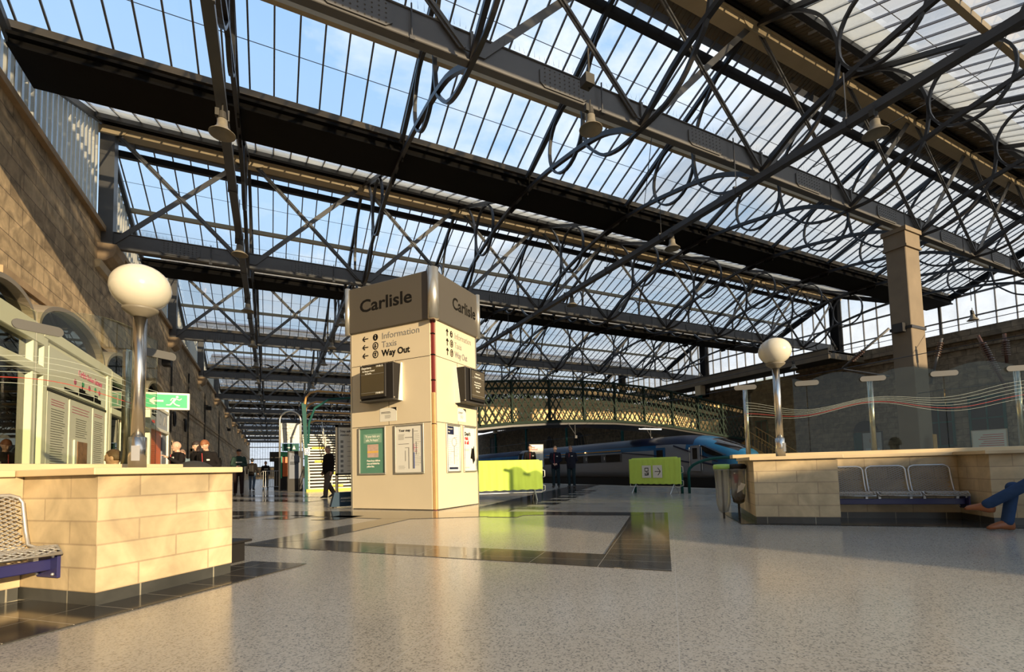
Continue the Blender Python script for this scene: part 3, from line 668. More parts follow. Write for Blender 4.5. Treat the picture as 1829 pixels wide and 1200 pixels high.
# ---------------------------------------------------------------- sign tower
KA=R(37); KX=Vector((math.cos(KA),math.sin(KA),0)); KY=Vector((-KX.y,KX.x,0)); KC=Vector((3.35,10.57,0)); KL_,KW_=1.92,2.55
KLf=lambda q,z,o=0: tuple(KC+KY*q-KX*o+Vector((0,0,z)))     # on the left face
KRf=lambda p,z,o=0: tuple(KC+KX*p-KY*o+Vector((0,0,z)))     # on the right face
def fit(o,w):
    d=o.data; xs=[v.co.x for v in d.vertices]; s=w/(max(xs)-min(xs)); o.scale=(s,o.scale[1],1); return o
def tower():
    t=thing('sign_tower','tall square cream sign tower with bronze header standing on the concourse','sign tower',tuple(KC),KA)
    MB().box(.10,KL_,0,.06,0.02,4.5).build('side_panel',M['cream'],t); MB().box(0,.06,.10,KW_,.02,4.5).build('side_panel',M['cream'],t)
    MB().box(.06,KL_,KW_-.06,KW_,.02,4.5).box(KL_-.06,KL_,.06,KW_,.02,4.5).build('rear_panel',M['cream'],t)
    h=MB(); h.box(-.06,KL_+.1,-.06,KW_+.1,4.44,5.60); bevel(h.build('header',M['header'],t),.02,2)
    MB().tube([(-.05,-.05,4.42),(-.05,-.05,5.62)],.13,24).build('corner_column',M['ali'],t,True)
    MB().tube([(-.05,KW_+.06,4.42),(-.05,KW_+.06,5.62)],.07,18).build('corner_column',M['ali'],t,True)
    MB().tube([(KL_+.06,-.05,4.42),(KL_+.06,-.05,5.62)],.07,18).build('corner_column',M['ali'],t,True)
    MB().box(.035,.10,.035,.10,0,4.44).build('corner_recess',M['maroon'],t)
    MB().box(.015,.085,.015,.085,.02,1.98).box(.02,.08,.02,.08,2.0,2.72).build('timber_batten',M['wood'],t)
    b=MB()
    for z in (1.97,3.0,3.6,4.1): b.box(.02,.11,.02,.11,z,z+.025)
    b.build('clip',M['ink'],t)
    MB().box(-.012,.03,KW_-.03,KW_+.02,0,4.46).box(KL_-.03,KL_+.02,-.012,.03,0,4.46).build('edge_trim',M['ali'],t)
    b=MB()
    for z in (2.03,3.58): b.box(-.002,.02,.1,KW_-.03,z,z+.012).box(.1,KL_-.03,-.002,.02,z,z+.012)
    b.box(-.002,.02,1.33,1.34,2.04,3.58).box(1.0,1.01,-.002,.02,2.04,3.58)
    b.build('panel_joint',M['ink'],t)
    EL=(R(90),0,R(-90)); ER=(R(90),0,0)
    fit(text('header_lettering','Carlisle',.44,M['ink'],t,-.062,2.2,4.93,.008,rot=EL),1.63)
    fit(text('header_lettering','Carlisle',.42,M['ink'],t,.74,-.062,4.90,.008,rot=ER),1.10)
    for i,(s,w,bo) in enumerate((('Information',1.13,0),('Taxis',.46,0),('Way Out',.87,.006))):
        z=4.18-.215*i
        fit(text('direction_lettering',s,.22,M['greytext'] if i<2 else M['ink'],t,-.003,1.54,z,bo,rot=EL),w)
        fit(text('direction_lettering',s,.22,M['greytext'],t,.90,-.003,z-.02*i,bo,rot=ER),w*.68)
        b=MB(); yy=1.74; zz=z+.075
        for face in (0,1):
            pt=(lambda u,v:(-.004,1.74-u,zz+v)) if face==0 else (lambda u,v:(.76+u*.7,-.004,zz-.02*i+v))
            nv=(.004,0,0) if face==0 else (0,.004,0)
            ring=[pt(.08*math.cos(2*math.pi*k/20),.085*math.sin(2*math.pi*k/20)) for k in range(20)]
            if i==0: b.prism(ring,nv)
            else: b.strip(ring,.004,.022,(1,0,0) if face==0 else (0,1,0),True); b.bar(pt(-.045,-.02 if i==1 else .03),pt(.045,-.02 if i==1 else .03),.03,.004) ; b.bar(pt(0,-.05),pt(0,.05),.02,.02)
            a=(lambda u,v:(-.004,2.06-u,zz+v)) if face==0 else (lambda u,v:(.57-v*.7,-.004,zz-.02*i+u*-1))
            for p,q in (((-.085,0),(.085,0)),((-.085,0),(-.02,.06)),((-.085,0),(-.02,-.06))): b.bar(a(*p),a(*q),.018,.018)
        b.build('direction_symbol',M['ink'],t)
        if i==0:
            w=MB().bar((-.006,1.74,zz-.05),(-.006,1.74,zz+.01),.02,.004).ball((-.006,1.74,zz+.045),(.004,.014,.014),8,6); w.bar((.76,-.006,zz-.05),(.76,-.006,zz+.01),.014,.004).ball((.76,-.006,zz+.045),(.01,.004,.014),8,6); w.build('direction_symbol',M['cream'],t)
    return t
tower()
YL,YR=R(-53),R(37)
def poster(label,loc,yaw,w,h,sheet,name='poster',cat='poster'):
    t=facing(name,label,cat,loc,yaw,'framed posters')
    f=.035
    bevel(MB().box(0,w,0,f,0,.04).box(0,w,h-f,h,0,.04).box(0,f,f,h-f,0,.04).box(w-f,w,f,h-f,0,.04).build('frame',M['ali'],t),.004,1)
    MB().box(f,w-f,f,h-f,0,.012).build('sheet',sheet,t); return t
w,h=.86,1.17
p=poster('framed green child safety poster on the shaded face of the sign tower',KLf(2.29,.85),YL,w,h,M['green'])
fr=MB(); rr=[]
flat('speech_panel',[(.15,.72,.78,1.0)],mat('sage_panel',(.23,.38,.27),.5,0,.03),p,.012,.014)
fit(text('slogan_lettering','"If your kids are',.085,M['white'],p,.20,.91,.015),.46); fit(text('slogan_lettering',"safe, I'm happy."+'"',.085,M['white'],p,.22,.82,.015),.42)
flat('photo',[(.27,.62,.42,.74)],mat('photo_skin',(.55,.38,.30),.6,0,.3,12),p,.012,.014); flat('photo_band',[(.27,.62,.53,.58)],mat('photo_band',(.75,.45,.10),.5,0,.05),p,.014,.015)
for i,s in enumerate(('Please keep children','close and behind the','yellow line.')): fit(text('notice_lettering',s,.06,M['white'],p,.25,.32-i*.07,.014,.002),(.42,.40,.24)[i])
p=poster('framed white route map poster beside the tower corner',KLf(1.15,.85),YL,w,h,M['paper'])
text('map_heading','Your map',.085,M['ink'],p,.12,1.0,.014,.001)
b=MB()
for r in ((.52,.555,.12,1.06),(.40,.42,.12,.62),(.30,.42,.61,.62),(.10,.42,.70,.712),(.52,.68,.99,1.0),(.62,.64,.45,.75),(.30,.52,.85,.865),(.30,.315,.30,.55)): b.box(r[0],r[1],r[2],r[3],.012,.015)
b.build('map_line',M['greytext'],p); flat('map_line',[(.56,.66,.60,.612),(.56,.57,.55,.7),(.565,.66,.52,.53)],M['pink'],p,.012,.015); flat('map_line',[(.555,.575,.12,.5)],M['blueprint'],p,.012,.016)
lines('small_print',.10,.30,[.93-.02*i for i in range(7)]+[.18,.15,.12],.006,M['greytext'],p,.012); lines('station_names',.58,.78,[.2+.045*i for i in range(17)],.006,M['greytext'],p,.012,.6)
w2=.60
p=poster('framed network diagram poster near the tower corner, sunlit face',KRf(.44,.85),YR,w2,h,M['paper'])
flat('heading_panel',[(.05,.33,.92,1.12)],M['traindark'],p,.012,.015); text('map_heading','Network',.055,M['white'],p,.07,1.04,.016); text('map_heading','map',.055,M['white'],p,.07,.97,.016)
b=MB().strip([(.34+.10*math.cos(2*math.pi*k/20),.74+.10*math.sin(2*math.pi*k/20),.014) for k in range(20)],.004,.012,(0,0,1),True)
b.box(.33,.35,.20,.64,.012,.016).box(.2,.34,.5,.51,.012,.016).box(.34,.48,.4,.41,.012,.016).box(.34,.46,.85,.86,.012,.016); b.build('map_line',M['greytext'],p)
lines('station_names',.08,.28,[.2+.05*i for i in range(13)],.006,M['greytext'],p,.012,.6); lines('station_names',.40,.54,[.2+.05*i for i in range(15)],.006,M['greytext'],p,.012,.6); flat('footer_panel',[(.12,.50,.08,.13)],M['traindark'],p,.012,.015)
p=poster('framed white poster with red headline at the outer edge of the sunlit face',KRf(1.20,.85),YR,.60,h,M['paper'])
for i,(s,m_) in enumerate((("Don't",'ink'),('risk','red'),('it all','red'))): text('headline_lettering',s,.12,M[m_],p,.06,.93-.11*i,.014,.006)
MB().prism([(.33,.35,.012),(.40,.62,.012),(.46,.60,.012),(.52,.68,.012),(.55,.30,.012),(.46,.20,.012),(.42,.33,.012)],(0,0,.003)).build('illustration',M['ink'],p); lines('small_print',.06,.3,[.58,.56,.54,.12,.10],.006,M['greytext'],p,.012)
def notice(label,loc,yaw,w,h):
    t=facing('paper_notice',label,'notice',loc,yaw,'small paper notices'); MB().box(0,w,0,h,0,.004).build('sheet',M['paper'],t)
    MB().prism([(w*.62,h,.004),(w,h,.004),(w,h*.72,.004),(w*.9,h*.86,.004)],(0,0,.002)).build('corner_print',M['ink'],t)
    lines('small_print',w*.08,w*.7,[h*.68,h*.6],h*.035,M['ink'],t,.004); lines('small_print',w*.3,w*.7,[h*.45,h*.38,h*.31,h*.24],h*.025,M['greytext'],t,.004)
notice('small white paper notice under the departures screen on the shaded face',KLf(1.62,2.13),YL,.52,.33)
notice('small white paper notice under the display on the sunlit face',KRf(.98,2.12),YR,.38,.33)
def monitor(label,loc,yaw,w,h,rows,shift):
    t=facing('departure_monitor',label,'monitor',loc,yaw,'display screens on the sign tower')
    
    for x in (0,w-.02): MB().prism([(x,0,0),(x,h,0),(x,h,.05),(x,.0,.15)],(.02,0,0)).build('side_plate',M['white'],t)
    bevel(MB().box(.03,w-.03,.03,h-.03,.04,.30).build('casing',M['black'],t),.01,1)
    bevel(MB().box(.05+shift,w-.22+shift,.07,h-.05,.30,.36).build('bezel',M['black'],t),.01,1)
    MB().box(.09+shift,w-.26+shift,.14,h-.09,.36,.364).build('screen',M['screenoff'],t)
    MB().box(.02,w-.02,.0,.03,.05,.33).build('bracket',M['dkgrey'],t)
    for x in (.01,w-.03):
        for y in (.035,h-.04): MB().box(x,x+.025,y,y+.03,.28,.31).build('corner_clip',M['ali'],t)
    for s,x,y,z,ww in rows: fit(text('screen_lettering',s,z,M['paper'],t,x+shift,y,.365,.001),ww)
    MB().box(.09+shift,w-.26+shift,h-.28,h-.273,.364,.366).box(.09+shift,w-.26+shift,.20,.207,.364,.366).build('screen_rule',M['greytext'],t)
monitor('black departures screen on the shaded face of the sign tower',KLf(1.97,2.6),YL,1.06,.92,(('Departures',.11,.78,.075,.30),('19:48:13',.56,.80,.06,.2),('1st Glasgow Central',.13,.71,.055,.38),('via Carlisle',.22,.65,.05,.2),('19:48:13',.54,.16,.06,.22)),0)
monitor('black information display on the sunlit face of the sign tower',KRf(.86,2.56),YR,.98,.92,(('Welcome to',.27,.74,.05,.22),('Carlisle Station',.22,.66,.05,.32),('Please listen for',.22,.52,.045,.3),('announcements and',.20,.46,.045,.34),('follow signs',.27,.40,.045,.2),('Thank you',.29,.30,.045,.18)),.14)
# bird spike tuft on the header
tag(MB().tube([tuple(KC+KX*.05+KY*.05+Vector((.10*math.cos(a),0,5.60+.10*math.sin(a)))) for a in [math.pi*k/8 for k in range(9)]],.015,6).build('lifting_eye',M['iron']),'small black lifting eye on top of the sign tower header','lifting eye')
# ---------------------------------------------------------------- crowd barriers
def barrier(label,loc,yaw,w,signs=False):
    t=facing('crowd_barrier',label,'barrier',loc,yaw,'covered crowd barriers')
    fr=[(0,.22,0),(0,1.02,0),(.03,1.09,0),(.10,1.12,0),(w-.10,1.12,0),(w-.03,1.09,0),(w,1.02,0),(w,.22,0)]
    MB().tube(fr,.018,8,True).build('frame',M['galv'],t,True)
    for x in (.22,w-.22):
        MB().tube([(x-.0,.0,.26),(x,.30,.0),(x,.0,-.26)],.016,6).build('foot',M['galv'],t)
    b=MB(); n=60
    for sgn in (1,-1):
        g=[]
        for j in range(13):
            for i in range(n+1):
                x=-.02+(w+.04)*i/n; y=.30+.85*j/12+.008*math.sin(i*.9)*(1-j/12); e=min(1,min(i,n-i)/4)*min(1,(12-j)/1.5+.25)
                r=.09
                if j==12 and (x<r or x>w-r): y-=.03
                d=.028+.005*math.sin(i*1.05+math.sin(j*.6)*.5)+.004*math.sin(i*2.3+j*.25)
                g.append((x,y,sgn*max(.021,d*(.5+.5*e))))
        o=len(b.v); b.v+=g
        for j in range(12):
            for i in range(n): b.f.append((o+j*(n+1)+i,o+j*(n+1)+i+1,o+(j+1)*(n+1)+i+1,o+(j+1)*(n+1)+i)); b.mi.append(0)
    m=(n+1)*13
    for i in range(n): b.f.append((12*(n+1)+i,12*(n+1)+i+1,m+12*(n+1)+i+1,m+12*(n+1)+i)); b.mi.append(0)
    for j in range(12):
        for i in (0,n): b.f.append((j*(n+1)+i,(j+1)*(n+1)+i,m+(j+1)*(n+1)+i,m+j*(n+1)+i)); b.mi.append(0)
    b.build('cover',M['cloth'],t,True)
    MB().tube([(w+.02,.85,0),(w+.09,.83,0),(w+.09,.66,0),(w+.02,.64,0)],.012,6).tube([(w+.02,.42,0),(w+.09,.40,0),(w+.09,.26,0),(w+.02,.24,0)],.012,6).build('hook',M['galv'],t)
    if signs:
        x=.50
        for k in range(2):
            q=MB().box(x+k*.40,x+k*.40+.33,.50,.90,.05,.056).build('sign_panel',M['paper'],t)
        b=MB()
        for r in ((.60,.74,.80,.825),(.60,.62,.70,.82),(.72,.74,.70,.82),(.60,.74,.70,.72),(.66,.68,.57,.70),(.60,.74,.58,.60),(.60,.625,.57,.66),(.70,.74,.60,.68)): b.box(*r,.056,.059)
        b.build('tram_symbol',M['ink'],t)
        MB().bar((.97,.70,.058),(1.17,.70,.058),.02,.004,(0,0,1)).bar((1.17,.70,.058),(1.08,.82,.058),.02,.004,(0,0,1)).bar((1.17,.70,.058),(1.08,.58,.058),.02,.004,(0,0,1)).build('arrow_symbol',M['ink'],t)
yb=math.atan2(-.254,.967)
barrier('lime green covered barrier partly hidden behind the sign tower',(4.84,12.53,0),yb,2.2)
barrier('lime green covered barrier with tram and arrow signs by the platform edge',(10.78,12.62,0),R(-75),1.82,True)
def hoop(label,x,y,w,yaw):
    t=facing('hoop_rail',label,'rail',(x,y,0),yaw,'teal hoop rails by the platform edge')
    pts=[(0,0,0),(0,.66,0)]+[(w/2-w/2*math.cos(math.pi*k/12),.66+.42*math.sin(math.pi*k/12),0) for k in range(1,12)]+[(w,.66,0),(w,0,0)]
    MB().tube(pts,.045,10).build('tube',M['teal'],t,True); return t
hoop('teal hoop rail standing close behind the tram sign barrier',10.98,12.62,1.7,R(-75))
hoop('teal hoop rail standing right of the tram sign barrier',11.75,11.0,2.1,R(-62))
tag(bevel(MB().box(-.13,.13,-.13,.13,0,.86).ball((0,-.13,.18),(.03,.006,.03),10,6).build('stone_bollard',M['coping'],None,loc=(12.0,9.9,0),rot=(0,0,.5)),.01,1),'square stone bollard standing behind the hanging rubbish bags','bollard')

# ---------------------------------------------------------------- rubbish bags on hoops
def bin_(label,p,lidm,bh,full):
    t=thing('bag_holder',label,'rubbish bag holder',p,Q45,'rubbish bags hung on hoops')
    MB().lathe([(.07,.80),(.125,.80),(.135,.83),(.135,.86),(.12,.885),(.06,.89)],22).build('lid',lidm,t,True)
    pr=[(.03,.80-bh),(.07,.82-bh),(.105,.80-bh*.75),(.115,.80-bh*.4),(.12,.78),(.14,.79),(.13,.81)]
    b=MB(); rings=[]
    for r,z in pr: rings.append([(r*(1+.10*math.sin(5*a+z*7))*math.cos(a),r*(1+.08*math.sin(4*a+2+z*5))*math.sin(a),z) for a in [2*math.pi*k/28 for k in range(28)]])
    b.loft(rings).build('bag',M['bag'],t,True)
    MB().box(-.015,.015,-.015,.015,0.0,.82).build('stand_pole',M['dkgrey'],t)
    if full:
        MB().lathe([(.03,.815-bh),(.085,.83-bh),(.095,.93-bh),(.04,1.02-bh)],14).build('rubbish',M['trash'],t,True)
        MB().prism([(-.13,-.06,.48),(-.12,.03,.42),(-.115,.0,.60),(-.13,-.10,.56)],(.03,0,0)).build('paper_scrap',M['paper'],t)
    return t
bin_('clear rubbish bag with lime green lid beside the right planter',EP(8.6,-.80),M['lime'],.70,False)
bh=bin_('half full clear rubbish bag with black lid against the right planter',EP(8.6,-1.03),M['black'],.56,True)
c=thing('paper_cup','red paper coffee cup inside the half full rubbish bag','cup',EP(8.53,-1.0,.58)); MB().lathe([(.026,0),(.040,.15)],16).build('cup_body',M['red'],c,True); MB().lathe([(.042,.15),(.043,.165),(.03,.17)],16).build('lid',M['paper'],c,True)

# ---------------------------------------------------------------- shop unit on the left
def shop():
    X=-3.2
    t=thing('shop_unit','white framed shop unit built against the sandstone wall','shop',(X,4.5,0))
    y=lambda v:v-4.5
    f=MB()
    for yy in (4.6,6.0,7.6,9.35,9.72,12.95,13.12,16.2,17.0,19.75): f.box(-.12,.06,y(yy),y(yy)+.16,0,3.28)
    for a,b_,z0,z1 in ((4.5,9.7,2.98,3.28),(4.5,9.7,2.52,2.66),(4.5,9.7,.0,.35),(9.7,13.2,3.12,3.3),(13.2,17.1,3.1,3.28),(13.2,17.1,2.33,2.47),(17,19.9,2.36,2.46),(17,19.9,3.02,3.12)): f.box(-.1,.07,y(a),y(b_),z0,z1)
    bevel(f.build('window_frame',M['cabin'],t),.01,1)
    for a,b_,z0,z1 in ((4.76,6.0,.35,2.52),(6.16,7.6,.35,2.52),(7.76,9.35,.35,2.52),(4.76,9.35,2.66,2.98),(13.28,16.2,2.47,3.1),(13.28,14.3,0,2.33),(15.6,16.2,0,2.33)): MB().box(-.03,-.02,y(a),y(b_),z0,z1).build('pane',M['shopglass'],t)
    d=MB().box(-.08,0,y(14.35),y(15.55),.02,2.2); 
    MB().box(-.06,.0,y(14.35),y(14.47),0,2.25).box(-.06,.0,y(15.43),y(15.55),0,2.25).box(-.06,0,y(14.47),y(15.43),2.1,2.25).box(-.06,0,y(14.47),y(15.43),0,.5).build('door',M['white'],t)
    MB().box(-.045,-.035,y(14.47),y(15.43),.5,2.1).build('pane',M['shopglass'],t)
    k=MB().box(.0,.012,y(15.0),y(15.4),1.35,1.75).build('door_sign',M['white'],t)
    MB().prism([(.013,y(15.2)+.11*math.cos(2*math.pi*i/20),1.55+.13*math.sin(2*math.pi*i/20)) for i in range(20)],(.002,0,0)).build('door_symbol',M['blueprint'],t)
    MB().box(-2.05,-.13,y(4.5),y(19.9),3.28,3.36).build('roof_deck',M['cabin'],t)
    MB().box(-2.05,-1.95,y(4.5),y(19.9),0,3.28).build('back_panel',M['dkgrey'],t)
    MB().box(-1.2,-.9,y(5.2),y(8.8),0,1.1).build('counter',M['cabin'],t); MB().box(-1.6,-1.5,y(6.0),y(6.9),.2,1.7).build('display_cooler',M['sign'],t)
    # white history boards
    MB().box(-.06,.03,y(9.86),y(12.95),0,3.12).build('board',M['cabin'],t)
    MB().box(.03,.05,y(9.95),y(12.88),2.40,3.04).build('header_board',M['white'],t)
    for a,b_ in ((9.95,10.82),(10.9,12.05),(12.12,12.88)): MB().box(.03,.045,y(a),y(b_),.7,2.32).build('text_board',M['paper'],t)
    MB().box(.03,.055,y(9.9),y(12.92),2.33,2.37).build('shelf_strip',M['dkgrey'],t)
    Rr=(R(90),0,R(90))
    fit(text('board_lettering','Carlisle Station Gateway',.16,M['pink'],t,.052,y(11.25),2.80,.002,rot=Rr),1.35)
    for i,(c,yy) in enumerate((('pink',11.1),('sign',11.5),('pink',11.85),('sign',12.2),('pink',12.45))):
        MB().ball((.05,y(yy),2.66+.02*(i%2)),(.006,.07,.055),14,8).build('balloon_print',M[c],t)
    s=MB().box(.05,.054,y(10.6),y(11.25),2.44,2.49)
    for a,b_,z in ((11.3,11.62,2.58),(11.62,12.1,2.54),(12.15,12.35,2.58),(12.35,12.55,2.52)): s.box(.05,.054,y(a),y(b_),2.44,z)
    s.box(.05,.054,y(11.44),y(11.48),2.58,2.72).build('skyline_print',M['ink'],t)
    def tl(y0,y1,zs,m_):
        b=MB(); rr=random.Random(3)
        for z in zs: b.box(.045,.047,y(y0),y(y1)-(y1-y0)*.25*rr.random(),z,z+.012)
        b.build('board_text',M[m_],t)
    tl(10.1,10.7,[2.2,2.16,2.12],'pink'); tl(10.1,10.7,[2.05-.04*i for i in range(26)],'greytext')
    tl(11.0,11.95,[2.2,2.15,2.10],'pink'); tl(11.2,11.8,[2.0-.04*i for i in range(9)],'greytext'); tl(12.2,12.75,[2.2,2.16],'pink'); tl(12.2,12.75,[2.05-.04*i for i in range(24)],'greytext')
    MB().box(.045,.06,y(11.28),y(11.78),.95,1.6).build('photo',M['photo'],t); MB().box(.045,.07,y(11.1),y(11.2),.8,1.62).build('shelf_strip',M['white'],t)
    # white fascia sign and orange shutter
    MB().box(0,.04,y(17.05),y(19.85),2.46,3.02).build('fascia_sign',mat('fascia_grey',(.42,.45,.47),.4,0,.03),t)
    fit(text('fascia_lettering','ILE',.22,M['ink'],t,.042,y(17.35),2.78,.01,rot=Rr),.5); fit(text('fascia_lettering','and',.16,M['red'],t,.042,y(17.35),2.56,.004,rot=Rr),.4)
    b=MB(); b.strip([(.043,y(18.5+.5*i)+.16*math.cos(a),2.75+.16*math.sin(a)) for i in (0,) for a in [2*math.pi*k/24 for k in range(24)]],.004,.02,(1,0,0),True); b.bar((.043,y(19.0),2.6),(.043,y(19.2),2.9),.03,.004); b.bar((.043,y(19.2),2.9),(.043,y(19.4),2.6),.03,.004); b.build('fascia_print',M['greytext'],t)
    b=MB(); b.box(-.04,0,y(17.16),y(18.9),0,2.36)
    for i in range(38): b.box(0,.012,y(17.16),y(18.3),.03+i*.06,.06+i*.06)
    b.build('shutter',M['orangep'],t)
    MB().box(-.03,.02,y(19.0),y(19.7),.1,2.3).build('side_board',mat('mural_board',(.18,.19,.21),.5,0,.5,6),t)
    # barrel hoods over the bays
    for a,b_ in ((4.6,7.8),(8.0,9.6),(9.72,13.0),(13.1,16.3),(16.9,19.9)):
        c=(a+b_)/2; r=(b_-a)/2; hz=.62 if r>1 else .4; n=20
        o=[(0,y(c)+r*math.cos(math.pi*k/n),3.30+hz*math.sin(math.pi*k/n)) for k in range(n+1)]; i_=[(0,y(c)+(r-.07)*math.cos(math.pi*k/n),3.30+(hz-.07)*math.sin(math.pi*k/n)) for k in range(n+1)]
        sh=MB().strip([(-1.02,(p[1]+q[1])/2,(p[2]+q[2])/2) for p,q in zip(o,i_)],2.04,.07,(1,0,0))
        sh.build('barrel_hood',mat('hood_panel',(.30,.25,.18),.35,.2,.08,2) if 'hood_panel' not in D.materials else D.materials['hood_panel'],t)
        MB().prism([(-.12,p[1],p[2]) for p in i_],(-.01,0,0)).build('hood_pane',M['shopglass'],t)
shop()
# emergency exit sign
t=facing('exit_sign','green running man exit sign hung beyond the left lamp post','exit sign',(-3.13,15.0,2.66),0)
bevel(MB().box(0,1.2,0,.44,-.04,.04).build('sign_case',M['white'],t),.01,1); MB().box(.05,1.15,.05,.39,.04,.045).build('sign_face',M['sign'],t)
b=MB(); b.ball((.93,.335,.047),(.03,.03,.004),12,8)
for p,q,wd in (((.90,.29),(.84,.20),.05),((.84,.20),(.78,.12),.03),((.78,.12),(.70,.12),.028),((.84,.20),(.90,.13),.03),((.90,.13),(.99,.10),.03),((.90,.29),(.98,.25),.024),((.98,.25),(1.03,.29),.022),((.89,.29),(.82,.29),.024),((.82,.29),(.79,.23),.022),((.36,.22),(.64,.22),.045),((.36,.22),(.46,.30),.045),((.36,.22),(.46,.14),.045)): zz_=.0455+.0006*len(b.v)/8; b.bar((*p,zz_),(*q,zz_),wd,.004,(0,0,1))
b.box(.10,.27,.09,.35,.045,.049); b.build('exit_symbol',M['white'],t); MB().box(.13,.24,.09,.32,.049,.051).build('exit_symbol',M['sign'],t); MB().box(-.06,0,.18,.26,-.03,.03).build('wall_bracket',M['dkgrey'],t)

# ---------------------------------------------------------------- signs, pillar, stairs at the back
t=thing('hoop_sign','tall hoop framed wayfinding sign beside the dark information pillar','sign',(.42,30.2,0))
pts=[(0,0,0),(0,0,4.0)]+[(.55-.55*math.cos(math.pi*k/12),0,4.0+.55*math.sin(math.pi*k/12)) for k in range(1,12)]+[(1.1,0,4.0),(1.1,0,0)]
MB().tube(pts,.05,10).build('hoop_frame',M['ali'],t,True); MB().box(.06,1.04,-.02,.02,2.72,3.85).build('sign_panel',M['paper'],t); MB().box(.12,1.0,-.025,.02,2.25,2.68).build('lower_panel',M['teal'],t)
E90=(R(90),0,0)
for i,(s,x,w_) in enumerate((('Platforms 1 to 4',.25,.5),('via footbridge',.42,.32),('Changing Places',.12,.58),('via footbridge',.42,.32),('Platform 5  to  8',.32,.5),('Platforms 5 and 6',.30,.5),('Toilets',.32,.2),('Accessible toilet',.32,.45),('Lift',.32,.15))): fit(text('sign_lettering',s,.10 if w_!=.32 else .06,M['ink'],t,x,-.022,3.72-.105*i,.001,rot=E90),w_)
MB().prism([(.66,-.026,2.35),(.82,-.026,2.35),(.74,-.026,2.58)],(0,-.003,0)).box(.35,.58,-.03,-.025,2.42,2.47).build('warning_symbol',M['white'],t)
t=thing('information_pillar','dark information pillar with blue grey poster near the staircase','pillar',(.78,28.5,0))
bevel(MB().box(0,.76,0,.3,0,2.18).build('pillar_case',M['black'],t),.01,1); MB().prism([(.08,-.012,.68),(.66,-.012,.68),(.66,-.012,1.75),(.5,-.012,1.98),(.08,-.012,2.1)],(0,.012,0)).build('poster_sheet',mat('slate_poster',(.075,.092,.135),.4,0,.05),t)
MB().strip([(.2,-.014,1.75),(.24,-.014,1.98),(.30,-.014,1.98),(.34,-.014,1.75)],.003,.02,(0,1,0),True).box(.12,.60,-.016,-.012,1.56,1.59).box(.12,.55,-.016,-.012,1.50,1.53).box(.12,.42,-.016,-.012,1.44,1.47).build('poster_print',M['ink'],t)
t=thing('ticket_machine','green framed ticket machine with orange panel behind the pillar','machine',(.5,31.4,0))
MB().box(0,1.1,0,.6,0,2.2).build('machine_case',M['black'],t); MB().box(-.05,1.15,-.04,0,2.0,2.25).box(-.05,.06,-.04,0,.7,2.0).build('green_frame',M['sign'],t); MB().box(.10,.42,-.03,0,.8,1.95).build('orange_panel',M['orangep'],t)
tag(bevel(MB().box(-.1,.75,33.4,34,1.75,2.35).box(.15,.7,33.45,33.95,0,1.75).build('grey_cabinet',M['dkgrey']),.01,1),'grey boxed cabinet behind the hoop sign','cabinet')
t=thing('poster_stand','freestanding poster stand with dark blue base beside the sign tower','poster stand',(1.46,13.35,0))
MB().prism([(-.07,-.02,0.03),(1.2,-.02,0.03),(1.12,-.02,.40),(.02,-.02,.40)],(0,.34,0)).build('base',M['bluebase'],t)
MB().box(.06,.13,.1,.16,.4,2.2).box(.98,1.05,.1,.16,.4,2.2).box(.06,1.05,.1,.16,2.13,2.2).box(.06,1.05,.1,.16,.85,.9).build('stand_frame',M['dkgrey'],t)
MB().box(.13,.98,.11,.15,.9,2.13).build('poster_sheet',M['paper'],t); text('poster_heading','Stay safe on',.085,M['ink'],t,.18,.108,2.0,.001,rot=E90); text('poster_heading','station platforms',.085,M['ink'],t,.18,.108,1.9,.001,rot=E90)
b=MB()
for i in range(7):
    z=1.74-.13*i; b.box(.19,.26,.105,.11,z-.03,z+.04); b.box(.36,.9,.105,.11,z,z+.01)
b.build('poster_print',M['greytext'],t); text('brand_lettering','AVANTI',.07,M['paper'],t,.17,-.022,.22,.002,rot=E90); text('brand_lettering','WEST COAST',.05,M['paper'],t,.17,-.022,.15,0,rot=E90)
MB().box(0,.08,.0,.3,0,.03).box(1.0,1.08,0,.3,0,.03).build('foot',M['black'],t)
def stairs():
    t=thing('footbridge_staircase','white painted staircase with yellow edge rising to the footbridge','staircase',(1.72,27.0,0))
    W=2.3; n=20
    stp=MB().box(0,W,0,.05,.09,.17).box(0,W,0,.3,.15,.17); me=stp.mesh('step',M['white']); dk=MB().box(.02,W-.02,.25,.29,0,.15).mesh('riser',M['dkgrey'])
    for i in range(n):
        s=put('step',me,t,(0,.29*i,.17*i)); put('riser',dk,s)
    for x in (0,W): MB().prism([(x,-.02,0),(x,.29*n,.17*n),(x,.29*n,.17*n-.3),(x,.3,-.0)],(.06,0,0)).build('stringer',M['white'],t)
    MB().box(-.1,W+.1,-.16,-.02,0,.12).build('yellow_kerb',M['yellow'],t)
    for x in (.05,W*.5,W):
        b=MB().tube([(x,.0,.95),(x,.29*n,.17*n+.95)],.025,6); b.tube([(x,.0,.5),(x,.29*n,.17*n+.5)],.02,6)
        for i in range(0,n,4): b.tube([(x,.29*i,.17*i),(x,.29*i,.17*i+.95)],.025,6)
        b.build('handrail',M['white'],t)
    for i,x in ((1,1.0),(5,.8),(9,.5),(14,.45)):
        k=MB().box(x,x+.75,.29*i-.012,.29*i,.17*i+.03,.17*i+.15).build('step_notice',M['yellow'],t); text('notice_lettering','Mind the step',.10,M['ink'],k,x+.05,.29*i-.014,.17*i+.055,0,rot=E90)
    MB().box(0,W,.29*n,.29*n+2.5,.17*n-.15,.17*n).build('landing',M['dkgrey'],t)
stairs()
t=thing('stair_canopy','green bracket post with curved ochre rails over the staircase','canopy',(1.55,26.95,0))
